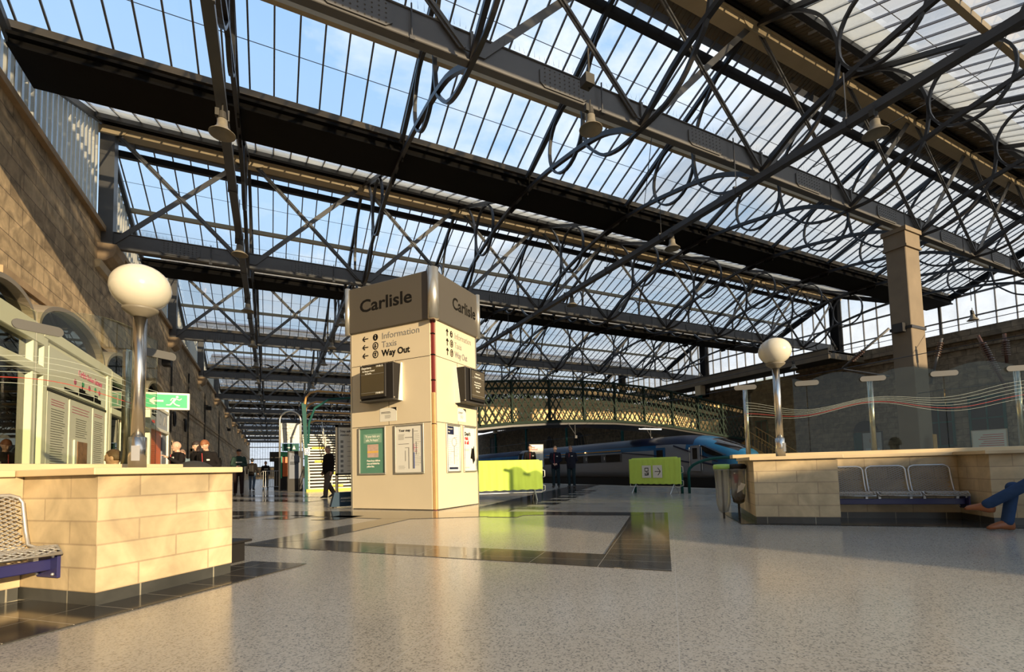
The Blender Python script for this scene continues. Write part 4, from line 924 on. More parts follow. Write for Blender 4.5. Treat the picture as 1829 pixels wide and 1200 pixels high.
MB().prism([(0,0,0),(.16,0,0),(.14,0,2.3),(.05,0,4.6),(-.16,0,4.6),(-.02,0,2.3)],(0,.16,0)).build('post',M['teal'],t)
for k in range(4):
    y=k*1.7; z=4.6-.35*k if k else 4.6; MB().tube([(0+.1*k,y,z-.05),(.05+.1*k,y,z+.3),(.25+.1*k,y,z+.55),(.6+.1*k,y,z+.68),(3.2,y,z+.62)],.055,8).build('curved_rail',M['gold'],t)
MB().tube([(.2,.4,2.5),(.22,.4,3.6),(.5,.4,4.4),(1.2,.4,4.9),(3.2,.4,5.15)],.06,8).build('curved_brace',M['teal'],t)
MB().box(-.02,.24,-.06,-.03,1.9,2.25).build('small_sign',M['paper'],t); MB().strip([(.11+.08*math.cos(2*math.pi*k/16),-.062,2.12+.08*math.sin(2*math.pi*k/16)) for k in range(16)],.003,.03,(0,1,0),True).box(.02,.2,-.064,-.06,1.93,1.98).build('sign_symbol',M['blueprint'],t)
t=thing('crowd_rail','bare metal crowd rail standing below the hoop sign','barrier',(-.55,32.4,0))
b=MB().tube([(0,0,.2),(0,0,1.05),(.08,0,1.15),(1.9,0,1.15),(1.9,0,.2)],.02,6,True)
for i in range(1,16): b.tube([(.12*i,0,.2),(.12*i,0,1.14)],.011,5)
b.build('rail_frame',M['galv'],t); MB().tube([(.2,-.25,0),(.2,0,.25),(.2,.25,0)],.018,5).tube([(1.7,-.25,0),(1.7,0,.25),(1.7,.25,0)],.018,5).build('foot',M['galv'],t)
t=facing('notice_board','white platform notice board standing behind the staff','notice board',(10.55,19.2,0),R(-8))
MB().box(0,.72,.92,2.02,-.03,.0).build('board_frame',M['dkgrey'],t); MB().box(.03,.69,.95,1.99,0,.006).build('sheet',M['paper'],t); fit(text('notice_lettering','Stay',.10,M['red'],t,.08,1.84,.008,.003),.22); fit(text('notice_lettering','behind',.10,M['red'],t,.08,1.74,.008,.003),.32)
lines('small_print',.08,.6,[1.62-.06*i for i in range(10)],.012,M['greytext'],t,.006); MB().box(.1,.16,0,.95,-.03,0).box(.56,.62,0,.95,-.03,0).build('leg',M['teal'],t)
# ---------------------------------------------------------------- footbridge
def bridge():
    t=thing('footbridge','arched lattice footbridge crossing over the blue train','footbridge',(20,25,0))
    XS=[4.5,7.6,10.57,12.64,15.23,17.77,20.3,22.8,25.37,27.91,30.45,32.96]
    TP=[5.45,5.7,5.92,6.10,6.27,6.37,6.38,6.29,6.08,5.76,5.42,5.10]; BT=[2.85,3.1,3.36,3.58,3.75,3.84,3.87,3.78,3.60,3.31,3.0,2.70]
    def at(x,A):
        for k in range(len(XS)-1):
            if x<=XS[k+1]: q=(x-XS[k])/(XS[k+1]-XS[k]); return A[k]+(A[k+1]-A[k])*q
        return A[-1]
    for yo,nm in ((0,'near'),(2.6,'far')):
        b=MB(); P_=[(x-20,yo,z) for x,z in zip(XS,TP)]; Q=[(x-20,yo,z) for x,z in zip(XS,BT)]
        b.strip(P_,.22,.09,(0,1,0)); b.build('top_rail',M['bridgegreen'],t)
        MB().strip(Q,.2,.16,(0,1,0)).build('bottom_chord',M['bridgegreen'],t)
        for x,z0,z1 in zip(XS,BT,TP): MB().box(x-20-.05,x-20+.05,yo-.10,yo+.08,z0,z1+.03).build('upright',M['bridgegreen'],t)
        b=MB(); n=130
        for sg in (1,-1):
            for i in range(-14,n+14):
                x0=4.5+i*.43; N_=9; a=[]
                H_=2.5
                # one straight lattice bar between the chords, following the arch
                xa=x0; xb=x0+sg*1.55
                if xa<4.5 or xa>32.9: 
                    continue
                za=at(xa,BT)
                if xb<4.5: q=(4.5-xa)/(xb-xa); zb=za+(at(xb if xb>4.5 else 4.5,TP)-za)*q; xb=4.5
                elif xb>32.9: q=(32.9-xa)/(xb-xa); zb=za+(at(32.9,TP)-za)*q; xb=32.9
                else: zb=at(xb,TP)
                yy=yo-.05+.03*sg; b.bar((xa-20,yy,za),(xb-20,yy,zb),.02,.075,(0,1,0)) if False else b.prism([(xa-20-.045,yy,za),(xa-20+.045,yy,za),(xb-20+.045,yy,zb),(xb-20-.045,yy,zb)],(0,.015,0))
        lt=b.build('lattice',M['bridgegreen'],t)
        if nm=='far':
            b=MB()
            for r0,r1 in ((.12,.45),(.47,.80),(.82,1.15),(1.17,1.50),(1.52,1.78),(2.1,2.38)):
                for k in range(len(XS)-1):
                    x0,x1=XS[k],XS[k+1]-.02
                    if r0>1.5 and r0<2 and k<3: continue
                    b.prism([(x0-20,yo-.2,at(x0,BT)+r0),(x1-20,yo-.2,at(x1,BT)+r0),(x1-20,yo-.2,at(x1,BT)+r1),(x0-20,yo-.2,at(x0,BT)+r1)],(0,.03,0))
            b.build('boarding',M['boards'],t)
        else:
            b=MB()
            for k in range(len(XS)-1):
                x0,x1=XS[k],XS[k+1]
                b.prism([(x0-20,yo+.10,at(x0,TP)-.33),(x1-20,yo+.10,at(x1,TP)-.33),(x1-20,yo+.10,at(x1,TP)-.07),(x0-20,yo+.10,at(x0,TP)-.07)],(0,.03,0))
            b.build('boarding',M['boards'],t)
    b=MB()
    for k in range(len(XS)-1): b.prism([(XS[k]-20,0,BT[k]-.22),(XS[k+1]-20,0,BT[k+1]-.22),(XS[k+1]-20,0,BT[k+1]+.05),(XS[k]-20,0,BT[k]+.05)],(0,2.6,0))
    b.build('deck',M['iron'],t)
    for x in (17.0,23.2,29):
        z=at(x,BT)-.2; MB().tube([(x-20,-.1,z),(x-20,-.1,z-.75)],.03,6).tube([(x-20-.5,-.1,z),(x-20,-.1,z-.65)],.025,6).box(x-20-.08,x-20+.08,-.2,0,z-.9,z-.72).build('hanger_bracket',M['steel'],t)
    for x in (31.5,):
        for y in (.3,2.3): MB().lathe([(.2,0),(.14,.3),(.12,2.2),(.2,2.5)],14,(x-20,y,0)).build('column',M['teal'],t)
    MB().lathe([(.2,0),(.14,.3),(.12,2.4),(.2,2.85)],14,(7.6-20,1.2,0)).build('column',M['teal'],t)
    MB().box(22.2-20,24.2-20,-.12,-.06,3.35,3.42).build('strip_light',mat('strip_light',(1,.95,.85),.4,0,.01,3,emit=1.6),t)
bridge()
t=thing('platform_staircase','ochre railed stair descending from the footbridge behind the glass','staircase',(33.6,25.2,0))
b=MB()
for k in range(16): b.box(-.8,.8,-.24*k-.24,-.24*k,2.7-.17*k-.17,2.7-.17*k)
b.build('steps',M['dkgrey'],t)
for x in (-.85,.85):
    MB().prism([(x,0,2.75),(x,0,2.3),(x,-3.9,-.0),(x,-3.9,.25)],(.06,0,0)).build('stringer',M['gold'],t)
    b=MB().tube([(x,0,3.75),(x,-3.9,1.2)],.035,6)
    for k in range(14): b.tube([(x,-.28*k,2.6-.19*k),(x,-.28*k,3.75-.182*k)],.016,5)
    b.build('railing',M['gold'],t)

# ---------------------------------------------------------------- train
def train():
    XC,YT=23.6,17.3
    t=thing('train','silver and blue express train standing under the footbridge','train',(XC,YT,-.95))
    OZ=.95
    def sec(s):
        def ip(tab):
            for (a,va),(b,vb) in zip(tab[:-1],tab[1:]):
                if s<=b: q=(s-a)/(b-a); return va+(vb-va)*q
            return tab[-1][1]
        w=ip([(0,.42),(.35,.78),(.8,1.0),(1.5,1.18),(2.5,1.32),(4,1.4),(99,1.4)])
        zt=ip([(0,1.30),(.35,1.62),(.8,1.86),(1.5,2.14),(2.3,2.42),(3.2,2.62),(4.5,2.74),(6,2.76),(99,2.76)])
        zb=ip([(0,.55),(.5,.25),(1.5,.12),(99,.12)])
        zs=zb+(zt-zb)*.66
        pts=[]
        half=[(.90,zb),(.985,zb+(zs-zb)*.25),(1.0,zb+(zs-zb)*.55),(.995,zb+(zs-zb)*.8),(.975,zs),(.92,zs+(zt-zs)*.35),(.80,zs+(zt-zs)*.68),(.58,zs+(zt-zs)*.9),(.30,zs+(zt-zs)*.985)]
        for a,z in half: pts.append((-w*a,z))
        pts.append((0,zt))
        for a,z in half[::-1]: pts.append((w*a,z))
        return pts
    ss=[0,.15,.35,.55,.8,1.1,1.5,1.9,2.3,2.7,3.2,3.7,4.2,4.7,5.2,5.7,6.2,6.7,7.3,8,8.7,9.5,10.5,11.5,12.5,14,16,18,20,22,24.8]
    b=MB(); rings=[[(x,s,z+OZ) for x,z in sec(s)] for s in ss]; n=len(rings[0])
    b.loft(rings)
    b.mi=[]
    for f in b.f:
        c=[sum(b.v[i][k] for i in f)/len(f) for k in range(3)]; s=c[1]; z=c[2]-OZ; x=abs(c[0])
        m=0
        if len(f)>5: m=1
        else:
            zl=sec(s)[4][1]
            if s<6.2: m=1 if z>1.75-.42*(3.4-s) or s<1.2 else 0
            else: m=1 if z>zl-.12 else 0
            if z>zl+.42 and s>3.0: m=2
            if .5<s<2.4 and z>1.30+.42*min(s,2.2) and x<.85: m=3
            if m==1 and z<.45: m=2
        b.mi.append(m)
    b.build('car_body',[M['trainwhite'],M['trainblue'],M['traindark'],M['trainglass']],t,True)
    b=MB(); b.loft([[(x,s,z+OZ) for x,z in sec(9)] for s in (25.6,50)]); b.mi=[0]*len(b.f)
    for i,f in enumerate(b.f):
        z=sum(b.v[k][2] for k in f)/len(f)-OZ
        if len(f)<6 and z>1.9: b.mi[i]=2 if z>2.3 else 1
    b.build('car_body',[M['trainwhite'],M['trainblue'],M['traindark']],t,True)
    MB().box(-1.2,1.2,24.8,25.6,.4+OZ,2.4+OZ).build('gangway',M['black'],t)
    fx=-1.405
    S=lambda pts,th=-.012:[(fx,s,z+OZ) for s,z in pts]
    # windows
    for k,(a,b_) in enumerate(((9.7,11.3),(11.9,13.6),(14.2,15.4),(16.2,17.9),(18.5,20.2),(28,29.8),(30.5,32.3),(33,34.8),(36,37.8),(39,41),(42,44))):
        MB().prism(S([(a,1.22),(b_,1.22),(b_,1.74),(a,1.74)]),(-.012,0,0)).build('window',M['trainglass'],t)
    for s in (11.45,13.75,15.7): 
        fit(text('class_number','1',.32,M['paper'],t,fx-.006,s+.2,1.38+OZ,.004,rot=(R(90),0,R(-90))),.08)
    MB().prism(S([(9.5,1.18),(20.6,1.18),(20.6,1.78),(9.5,1.78)]),(-.004,0,0)).build('window_band',mat('train_grey_band',(.10,.10,.105),.3,0,.05),t)
    MB().prism(S([(9.6,1.95),(20,1.97),(20,2.06),(9.6,2.04)]),(-.02,0,0)).build('gold_stripe',M['gold'],t)
    MB().box(fx-.03,fx+.05,13.8,13.95,1.98+OZ,2.06+OZ).build('marker_light',mat('marker_lamp',(1,.5,.2),.4,0,.01,3,emit=3),t)
    # cab side window, cab door, passenger door, dark diagonal stripes
    MB().prism(S([(.95,1.36),(2.4,1.98),(2.55,1.92),(2.2,1.55),(1.7,1.38)],0),(.28,0,0)).build('cab_window',M['trainglass'],t)
    MB().prism(S([(2.55,.5),(3.25,.5),(3.25,2.0),(2.55,2.0)]),(-.02,0,0)).build('cab_door',M['trainwhite'],t)
    MB().prism([(fx-.021,s,z+OZ) for s,z in [(2.75,1.2),(3.1,1.2),(3.1,1.85),(2.75,1.85)]],(-.006,0,0)).build('door_window',M['trainglass'],t)
    MB().tube(S([(2.45,.55),(2.45,1.9)]),.02,6).tube(S([(3.35,.55),(3.35,1.9)]),.02,6).build('grab_rail',M['ali'],t)
    MB().prism(S([(5.3,.45),(6.3,.45),(6.3,2.0),(5.3,2.0)]),(-.01,0,0)).build('passenger_door',M['trainblue'],t)
    MB().prism([(fx-.011,s,z+OZ) for s,z in [(5.5,1.1),(6.05,1.1),(6.05,1.85),(5.5,1.85)]],(-.006,0,0)).build('door_window',M['trainglass'],t)
    for q in ([(1.3,1.05),(1.4,.98),(4.6,2.02),(4.6,2.12)],[(3.3,1.05),(3.4,.98),(6.4,1.5),(6.4,1.58)],[(.8,.75),(.9,.65),(2.5,.95),(2.5,1.05)],[(6.4,1.5),(9.5,1.8),(9.5,1.86),(6.4,1.58)]):
        MB().prism(S(q),(-.014,0,0)).build('livery_stripe',M['traindark'],t)
    MB().tube([(-.35,.0,.85+OZ),(-.62,.25,1.0+OZ),(-.80,.55,1.18+OZ)],.05,8).build('headlight',M['paper'],t)
    b=MB().box(-1.2,1.2,1.4,24.5,.0+.25,.12+OZ).box(-1.15,1.15,26,49.6,.25,.12+OZ); b.build('underframe',M['black'],t)
    for s in (2.6,5.0,20,22.4,28,30.4,44.5,47):
        for x in (-.72,.72): MB().tube([(x-.06,s,.42),(x+.06,s,.42)],.42,22).build('wheel',M['dkgrey'],t)
    for s in (2.3,3.0,4.6,5.4): MB().box(-1.08,-.98,s-.08,s+.08,.35,.85).build('damper',M['paper'],t)
train()

# ---------------------------------------------------------------- column, catenary, canopy, far building
t=thing('stone_column','tall square stone column carrying the first girder beyond the right booth','column',(19.9,8.45,-1.1))
bevel(MB().box(-.46,.46,-.30,.30,0,9.4).build('shaft',mat('column_stone',(.19,.145,.095),.8,0,.3,1.5,.2),t),.02,1)
MB().box(-.52,.52,-.36,.36,9.3,9.38).box(-.49,.49,-.33,.33,9.38,9.85).box(-.54,.54,-.38,.38,9.85,10.0).build('capital',D.materials['column_stone'],t)
MB().box(-.49,.49,-.33,.33,6.45,6.55).box(-.70,-.46,-.15,.15,6.35,6.65).build('clasp',M['iron'],t)
for i,(lab,pts,ins) in enumerate((('grey catenary strut and arm fixed to the stone column',[(19.0,8.6,5.4),(18.85,10.1,4.3)],((18.9,9.6,4.66),)),('grey catenary strut right of the stone column',[(19.8,7.5,4.85),(19.8,7.9,3.4)],((19.8,7.6,4.5),)),('ribbed brown insulator strut farther right of the column',[(19.8,6.6,4.7),(19.8,6.05,2.9)],((19.8,6.45,4.2),(19.8,6.3,3.7))),('short ribbed insulator hanging near the frame edge',[(19.8,6.0,4.6),(19.8,6.0,3.7)],((19.8,6.0,4.15),)))):
    t=thing('catenary_strut',lab,'catenary strut',pts[0],0,'catenary struts over the tracks'); O=Vector(pts[0])
    MB().tube([tuple(Vector(p)-O) for p in pts],.045,8).build('strut_tube',M['steellight'] if i<2 else M['insul'],t,True)
    d=(Vector(pts[1])-O).normalized(); b=MB()
    for c in ins:
        for k in range(-3,4): p=Vector(c)-O+d*k*.07; b.tube([tuple(p-d*.012),tuple(p+d*.012)],.10 if i>1 else .08,12)
    b.build('insulator',M['insul'],t)
    if i==0: MB().tube([(-.15,1.45,-1.15),(.0,.1,-1.65)],.035,6).build('steady_arm',M['steellight'],t)
for n,z in enumerate((4.25,3.1,5.3)): tag(MB().tube([(18.6+.9*n,-8,z),(18.8+.9*n,60,z)],.012,4).build('contact_wire',M['iron']),'thin overhead wire running along the tracks, %s of three'%('lowest','middle','highest')[(1,0,2)[n]],'wire')
t=thing('platform_canopy','long beige fronted platform canopy along the far building','canopy',(34,19.0,0))
MB().box(-.1,0,0,70,7.85,8.5).build('fascia',M['beigedark'],t); MB().box(-.12,.1,0,70,8.5,8.6).build('gutter_lip',M['dkgrey'],t); MB().box(0,4.4,0,70,8.30,8.45).build('roof_deck',M['dkgrey'],t)
MB().box(0,4.4,0,.1,7.9,8.4).build('end_board',M['beigedark'],t)
for y in (11.2,22,33,44,55): MB().lathe([(.24,0),(.17,.4),(.15,6.9),(.2,7.0)],16,(.15,y,0)).build('column',M['teal'],t); MB().box(-.15,.45,y-.3,y+.3,7.0,7.85).build('capital',M['beige'],t)
# features on the far building
def gothic(y,z0,w,h,lab):
    x=RX; t=thing('arched_window',lab,'window',(x,y,z0),0,'pointed windows of the far building')
    def arch(w_,h_):
        p=[(0,-w_/2,0),(0,w_/2,0)]; c=h_-w_*.8
        for k in range(8): a=k/7; p.append((0,w_/2-w_/2*a**1.6 if False else w_/2*math.cos(a*math.pi/2)**.9,c+w_*.8*math.sin(a*math.pi/2)))
        for k in range(6,-1,-1): a=k/7; p.append((0,-w_/2*math.cos(a*math.pi/2)**.9,c+w_*.8*math.sin(a*math.pi/2)))
        return p
    MB().prism([(-.12,a,b) for _,a,b in arch(w,h)],(.10,0,0)).build('stone_surround',M['farstone'],t)
    MB().prism([(-.15,a*.82,b*.9+.1) for _,a,b in arch(w,h)],(.04,0,0)).build('pane',M['black'],t)
    b=MB()
    for a in (-.2,0,.2): b.box(-.18,-.15,a*w-.04,a*w+.04,.1,h*.75)
    b.build('tracery',M['farstone'],t)
for i,(y,z,w,h) in enumerate(((70,2.6,2.6,3.0),(63.5,3.2,2.2,2.8),(55.5,2.2,3.2,3.9),(48,1.2,2.6,2.4),(77,1.6,2.2,2.2))): gothic(y,z,w,h,'pointed arch window of the far building behind the %s'%('left staff member','notice board','staff pair','train roof','lime barrier')[i])
def rectwin(y0,y1,z0,z1,lab,nm='sash_window',cat='window',door=False):
    t=thing(nm,lab,cat,(RX,y0,z0)); f=.12
    MB().box(-.1,0,0,y1-y0,0,f).box(-.1,0,0,y1-y0,z1-z0-f,z1-z0).box(-.1,0,0,f,0,z1-z0).box(-.1,0,y1-y0-f,y1-y0,0,z1-z0).box(-.08,0,(y1-y0)/2-.04,(y1-y0)/2+.04,0,z1-z0).box(-.08,0,0,y1-y0,(z1-z0)*.55,(z1-z0)*.55+.08).build('frame',M['teal'],t)
    MB().box(-.05,-.01,f,y1-y0-f,f,z1-z0-f).build('door_leaf' if door else 'pane',M['teal'] if door else M['black'],t)
rectwin(18.6,20.2,0,2.9,'teal double door under a round fanlight behind the right glass screen','platform_door','door',True)
b=MB().prism([(RX-.06,19.4+.8*math.cos(math.pi*k/12),2.95+.8*math.sin(math.pi*k/12)) for k in range(13)],(.05,0,0)); tag(b.build('fanlight',M['black']),'dark round fanlight over the teal door','fanlight')
rectwin(14.3,15.9,1.6,4.4,'teal framed window low on the far building near the yellow plate'); rectwin(11.9,13.6,1.5,4.6,'teal framed window at the right end of the far building'); rectwin(27.0,28.2,2.2,4.6,'teal framed window of the far building above the descending stair'); rectwin(83,86,4,7,'teal framed window far along the station building')
t=thing('platform_poster','framed portrait poster standing on the far platform','poster',(RX-3,16.9,0)); MB().box(-.06,0,0,1.25,1.05,2.75).build('frame',M['dkgrey'],t); MB().box(-.07,-.06,.08,1.17,1.12,2.68).build('sheet',mat('portrait_ground',(.36,.36,.36),.5,0,.1),t)
MB().box(-.08,-.07,.2,1.05,1.15,1.65).build('shirt_print',mat('pale_shirt',(.45,.50,.55),.5,0,.1),t); MB().ball((-.075,.62,2.15),(.008,.16,.22),16,10).build('face_print',mat('face_print',(.35,.20,.13),.5,0,.1),t)
t=thing('platform_poster','white notice panel on the far platform near the frame edge','poster',(RX-3,11.0,0)); MB().box(-.06,0,0,1.5,1.3,2.4).build('frame',M['ali'],t); MB().box(-.07,-.06,.05,1.45,1.35,2.35).build('sheet',M['paper'],t); b=MB()
for i in range(6): b.box(-.075,-.07,.15,1.2-.1*(i%3),1.5+.12*i,1.53+.12*i)
b.build('small_print',M['red'],t)
tag(MB().box(19.9-.10,19.9+.14,7.93,7.95,.9,1.7).build('signal_plate',M['gold']),'small ochre plate fixed low on the stone column','plate')
# things on the left wall
for i,(y,z) in enumerate(((30.5,6.9),(49.5,6.9),(72,6.9))):
    t=thing('security_camera','dark box camera on the sandstone wall, %s along'%ORD[i],'camera',(WX,y,z),0,'cameras on the sandstone wall'); MB().box(0,.3,-.05,.05,.25,.33).build('arm',M['steel'],t); bevel(MB().box(.15,.55,-.3,.2,-.12,.2).build('camera_case',M['black'],t),.02,1)
for i,y in enumerate((34.5,38.6)):
    t=thing('wall_bracket','black iron ring bracket on the sandstone wall, %s beyond the shop'%ORD[i],'bracket',(WX,y,4.1),0,'iron brackets on the sandstone wall'); MB().tube([(.12,.25*math.cos(2*math.pi*k/16),.3+.4*math.sin(2*math.pi*k/16)) for k in range(16)],.06,6,True).build('ring',M['black'],t); MB().box(0,.12,-.1,.1,.6,.75).build('fixing',M['black'],t)
for i,y in enumerate((33.5,40,49.3,62)):
    tag(MB().tube([(WX+.08,y,0),(WX+.08,y,8.2)],.05,8).build('drain_pipe',M['dkgrey']),'dark vertical pipe on the sandstone wall, %s beyond the shop'%ORD[i],'pipe','pipes on the sandstone wall')
for i,y in enumerate((34,42,52,64,80)):
    t=thing('wall_niche','dark doorway opening in the sandstone wall, %s beyond the shop'%ORD[i],'doorway',(WX,y,0),0,'doorways along the sandstone wall'); MB().box(0,.03,0,1.3,0,2.8).build('recess_panel',M['black'],t); MB().box(0,.12,-.2,0,0,3.0).box(0,.12,1.3,1.5,0,3.0).box(0,.14,-.2,1.5,2.8,3.05).build('stone_surround',M['carved'],t)
def pigeon(p,rz,lab,op):
    t=thing('pigeon',lab,'bird',p,rz,'pigeons flying under the roof')
    MB().loft([[(r*math.cos(2*math.pi*k/10),y,r*.9*math.sin(2*math.pi*k/10)+z) for k in range(10)] for y,r,z in ((-.20,.012,.03),(-.17,.03,.03),(-.13,.04,.02),(-.08,.06,0),(0,.075,-.01),(.10,.05,0),(.2,.03,.0),(.32,.045,.0))]).build('body',M['pigeon'],t,True)
    for s in (1,-1): MB().prism([(s*.05,-.06,.02),(s*.3,-.10,.08+op),(s*.52,.05,.06+op*1.5),(s*.3,.10,.06+op),(s*.05,.10,.02)],(0,0,.012)).build('wing',M['pigeon'],t)
pigeon((0,32,7.42),.6,'dark pigeon flying under the far girders, wings level',0); pigeon((.95,32,7.25),2.2,'dark pigeon flying under the far girders, wings raised',.2)
# ---------------------------------------------------------------- people
SKIN=mat('skin_fair',(.58,.34,.23),.5,0,.08,9); SKIN2=mat('skin_ruddy',(.50,.27,.18),.5,0,.08,9)
EYE=mat('eye_dark',(.02,.015,.012),.2,0,.02); LIP=mat('lip',(.36,.13,.10),.5,0,.05)
def fused(mb,name,m,vox=.016,sm=True):
    o=put('tmp',mb.mesh('tmp',m)); r=o.modifiers.new('r','REMESH'); r.mode='VOXEL'; r.voxel_size=vox; r.use_smooth_shade=True
    s=o.modifiers.new('s','SMOOTH'); s.factor=.5; s.iterations=4
    dg=bpy.context.evaluated_depsgraph_get(); dg.update(); me=D.meshes.new_from_object(o.evaluated_get(dg)); D.objects.remove(o); me.name=name
    for p in me.polygons: p.use_smooth=True
    return me
def limb(b,pts,rs,n=12):
    # tapered limb with rounded ends
    P=[Vector(p) for p in pts]; b.tube(P,rs,n)
    for p,r in zip(P,rs): b.ball(p,(r,r,r),n,8)
def torso(b,secs,n=20):
    # secs: (centre, half width, half depth, yaw)
    rings=[]
    for c,w,d,yw in secs:
        ring=[]
        for k in range(n):
            a=2*math.pi*k/n; x=w*math.copysign(abs(math.cos(a))**.8,math.cos(a)); y=d*math.copysign(abs(math.sin(a))**.85,math.sin(a))
            ring.append((c[0]+x*math.cos(yw)-y*math.sin(yw),c[1]+x*math.sin(yw)+y*math.cos(yw),c[2]))
        rings.append(ring)
    b.loft(rings)
def head_mesh(b,c,yaw,pitch,s):
    M_=Matrix.Translation(c)@Matrix.Rotation(yaw,4,'Z')@Matrix.Rotation(pitch,4,'X')
    def skull(d):
        x,y,z=d; r=1.0
        if z<0: x*=1-.30*min(1,-z)**1.3; y=y*(1-.10*-z) if y<0 else y*(1-.38*-z)     # jaw, nape
        if y<0 and z>-.2 and z<.25: y*=.97
        if y<-.5 and z<-.6: y*=1.12
        return (x,y,z)
    h=MB(); h.ball((0,0,0),(.076*s,.097*s,.118*s),22,16,skull); h.cur=0
    h.ball((0,-.091*s,-.012*s),(.011*s,.017*s,.028*s),10,8); h.ball((0,-.099*s,-.030*s),(.015*s,.014*s,.011*s),10,8)
    h.ball((0,-.086*s,.027*s),(.050*s,.011*s,.010*s),12,6); h.ball((0,-.056*s,-.094*s),(.030*s,.024*s,.020*s),12,8); h.ball((0,-.070*s,-.062*s),(.028*s,.014*s,.022*s),12,8)
    for sx in (1,-1): h.ball((sx*.076*s,.008*s,-.005*s),(.009*s,.02*s,.032*s),8,6)
    hm=fused(h,'head',SKIN,.0075,True); h=MB(); h.v=[tuple(v.co) for v in hm.vertices]; h.f=[tuple(p.vertices) for p in hm.polygons]; h.mi=[0]*len(h.f)
    h.cur=1
    for sx in (1,-1): h.ball((sx*.031*s,-.0835*s,.010*s),(.012*s,.008*s,.006*s),8,6)
    h.cur=2; h.ball((0,-.0815*s,-.062*s),(.021*s,.005*s,.006*s),8,6)
    o=len(b.v); b.v+=[tuple(M_@Vector(p)) for p in h.v]; b.f+=[tuple(i+o for i in f) for f in h.f]; b.mi+=h.mi
    return M_
def hand(b,w,d,up,s,curl=.5):
    # palm + four unequal fingers + thumb from the side of the palm; w wrist, d pointing dir, up = back-of-hand normal
    d=Vector(d).normalized(); up=Vector(up); up=(up-d*up.dot(d)).normalized(); sd=d.cross(up); w=Vector(w)
    rings=[]
    for q,wd,th in ((0,.026,.018),(.03,.036,.018),(.065,.041,.016),(.088,.038,.013)):
        rings.append([tuple(w+d*q*s+sd*(wd*s*math.cos(2*math.pi*k/10))+up*(th*s*math.sin(2*math.pi*k/10))) for k in range(10)])
    b.loft(rings)
    for i,(o,l) in enumerate(((-.029,.066),(-.010,.076),(.010,.070),(.027,.054))):
        p=w+d*.085*s+sd*o*s; pts=[p]; dd=d.copy()
        for k,f in enumerate((.45,.32,.23)):
            dd=(dd-up*math.tan(curl*(.55+.25*k))).normalized(); pts.append(pts[-1]+dd*l*f*s)
        b.tube(pts,[.0095*s,.009*s,.008*s,.006*s],7)
    p=w+d*.025*s-sd*.03*s; pts=[p,p+(d*.6-sd*.7-up*.25).normalized()*.035*s,p+(d*.6-sd*.7-up*.25).normalized()*.035*s+(d-sd*.15-up*.4).normalized()*.03*s]
    pts.append(pts[-1]+(d-up*.5).normalized()*.02*s); b.tube(pts,[.013*s,.0115*s,.0095*s,.007*s],7)
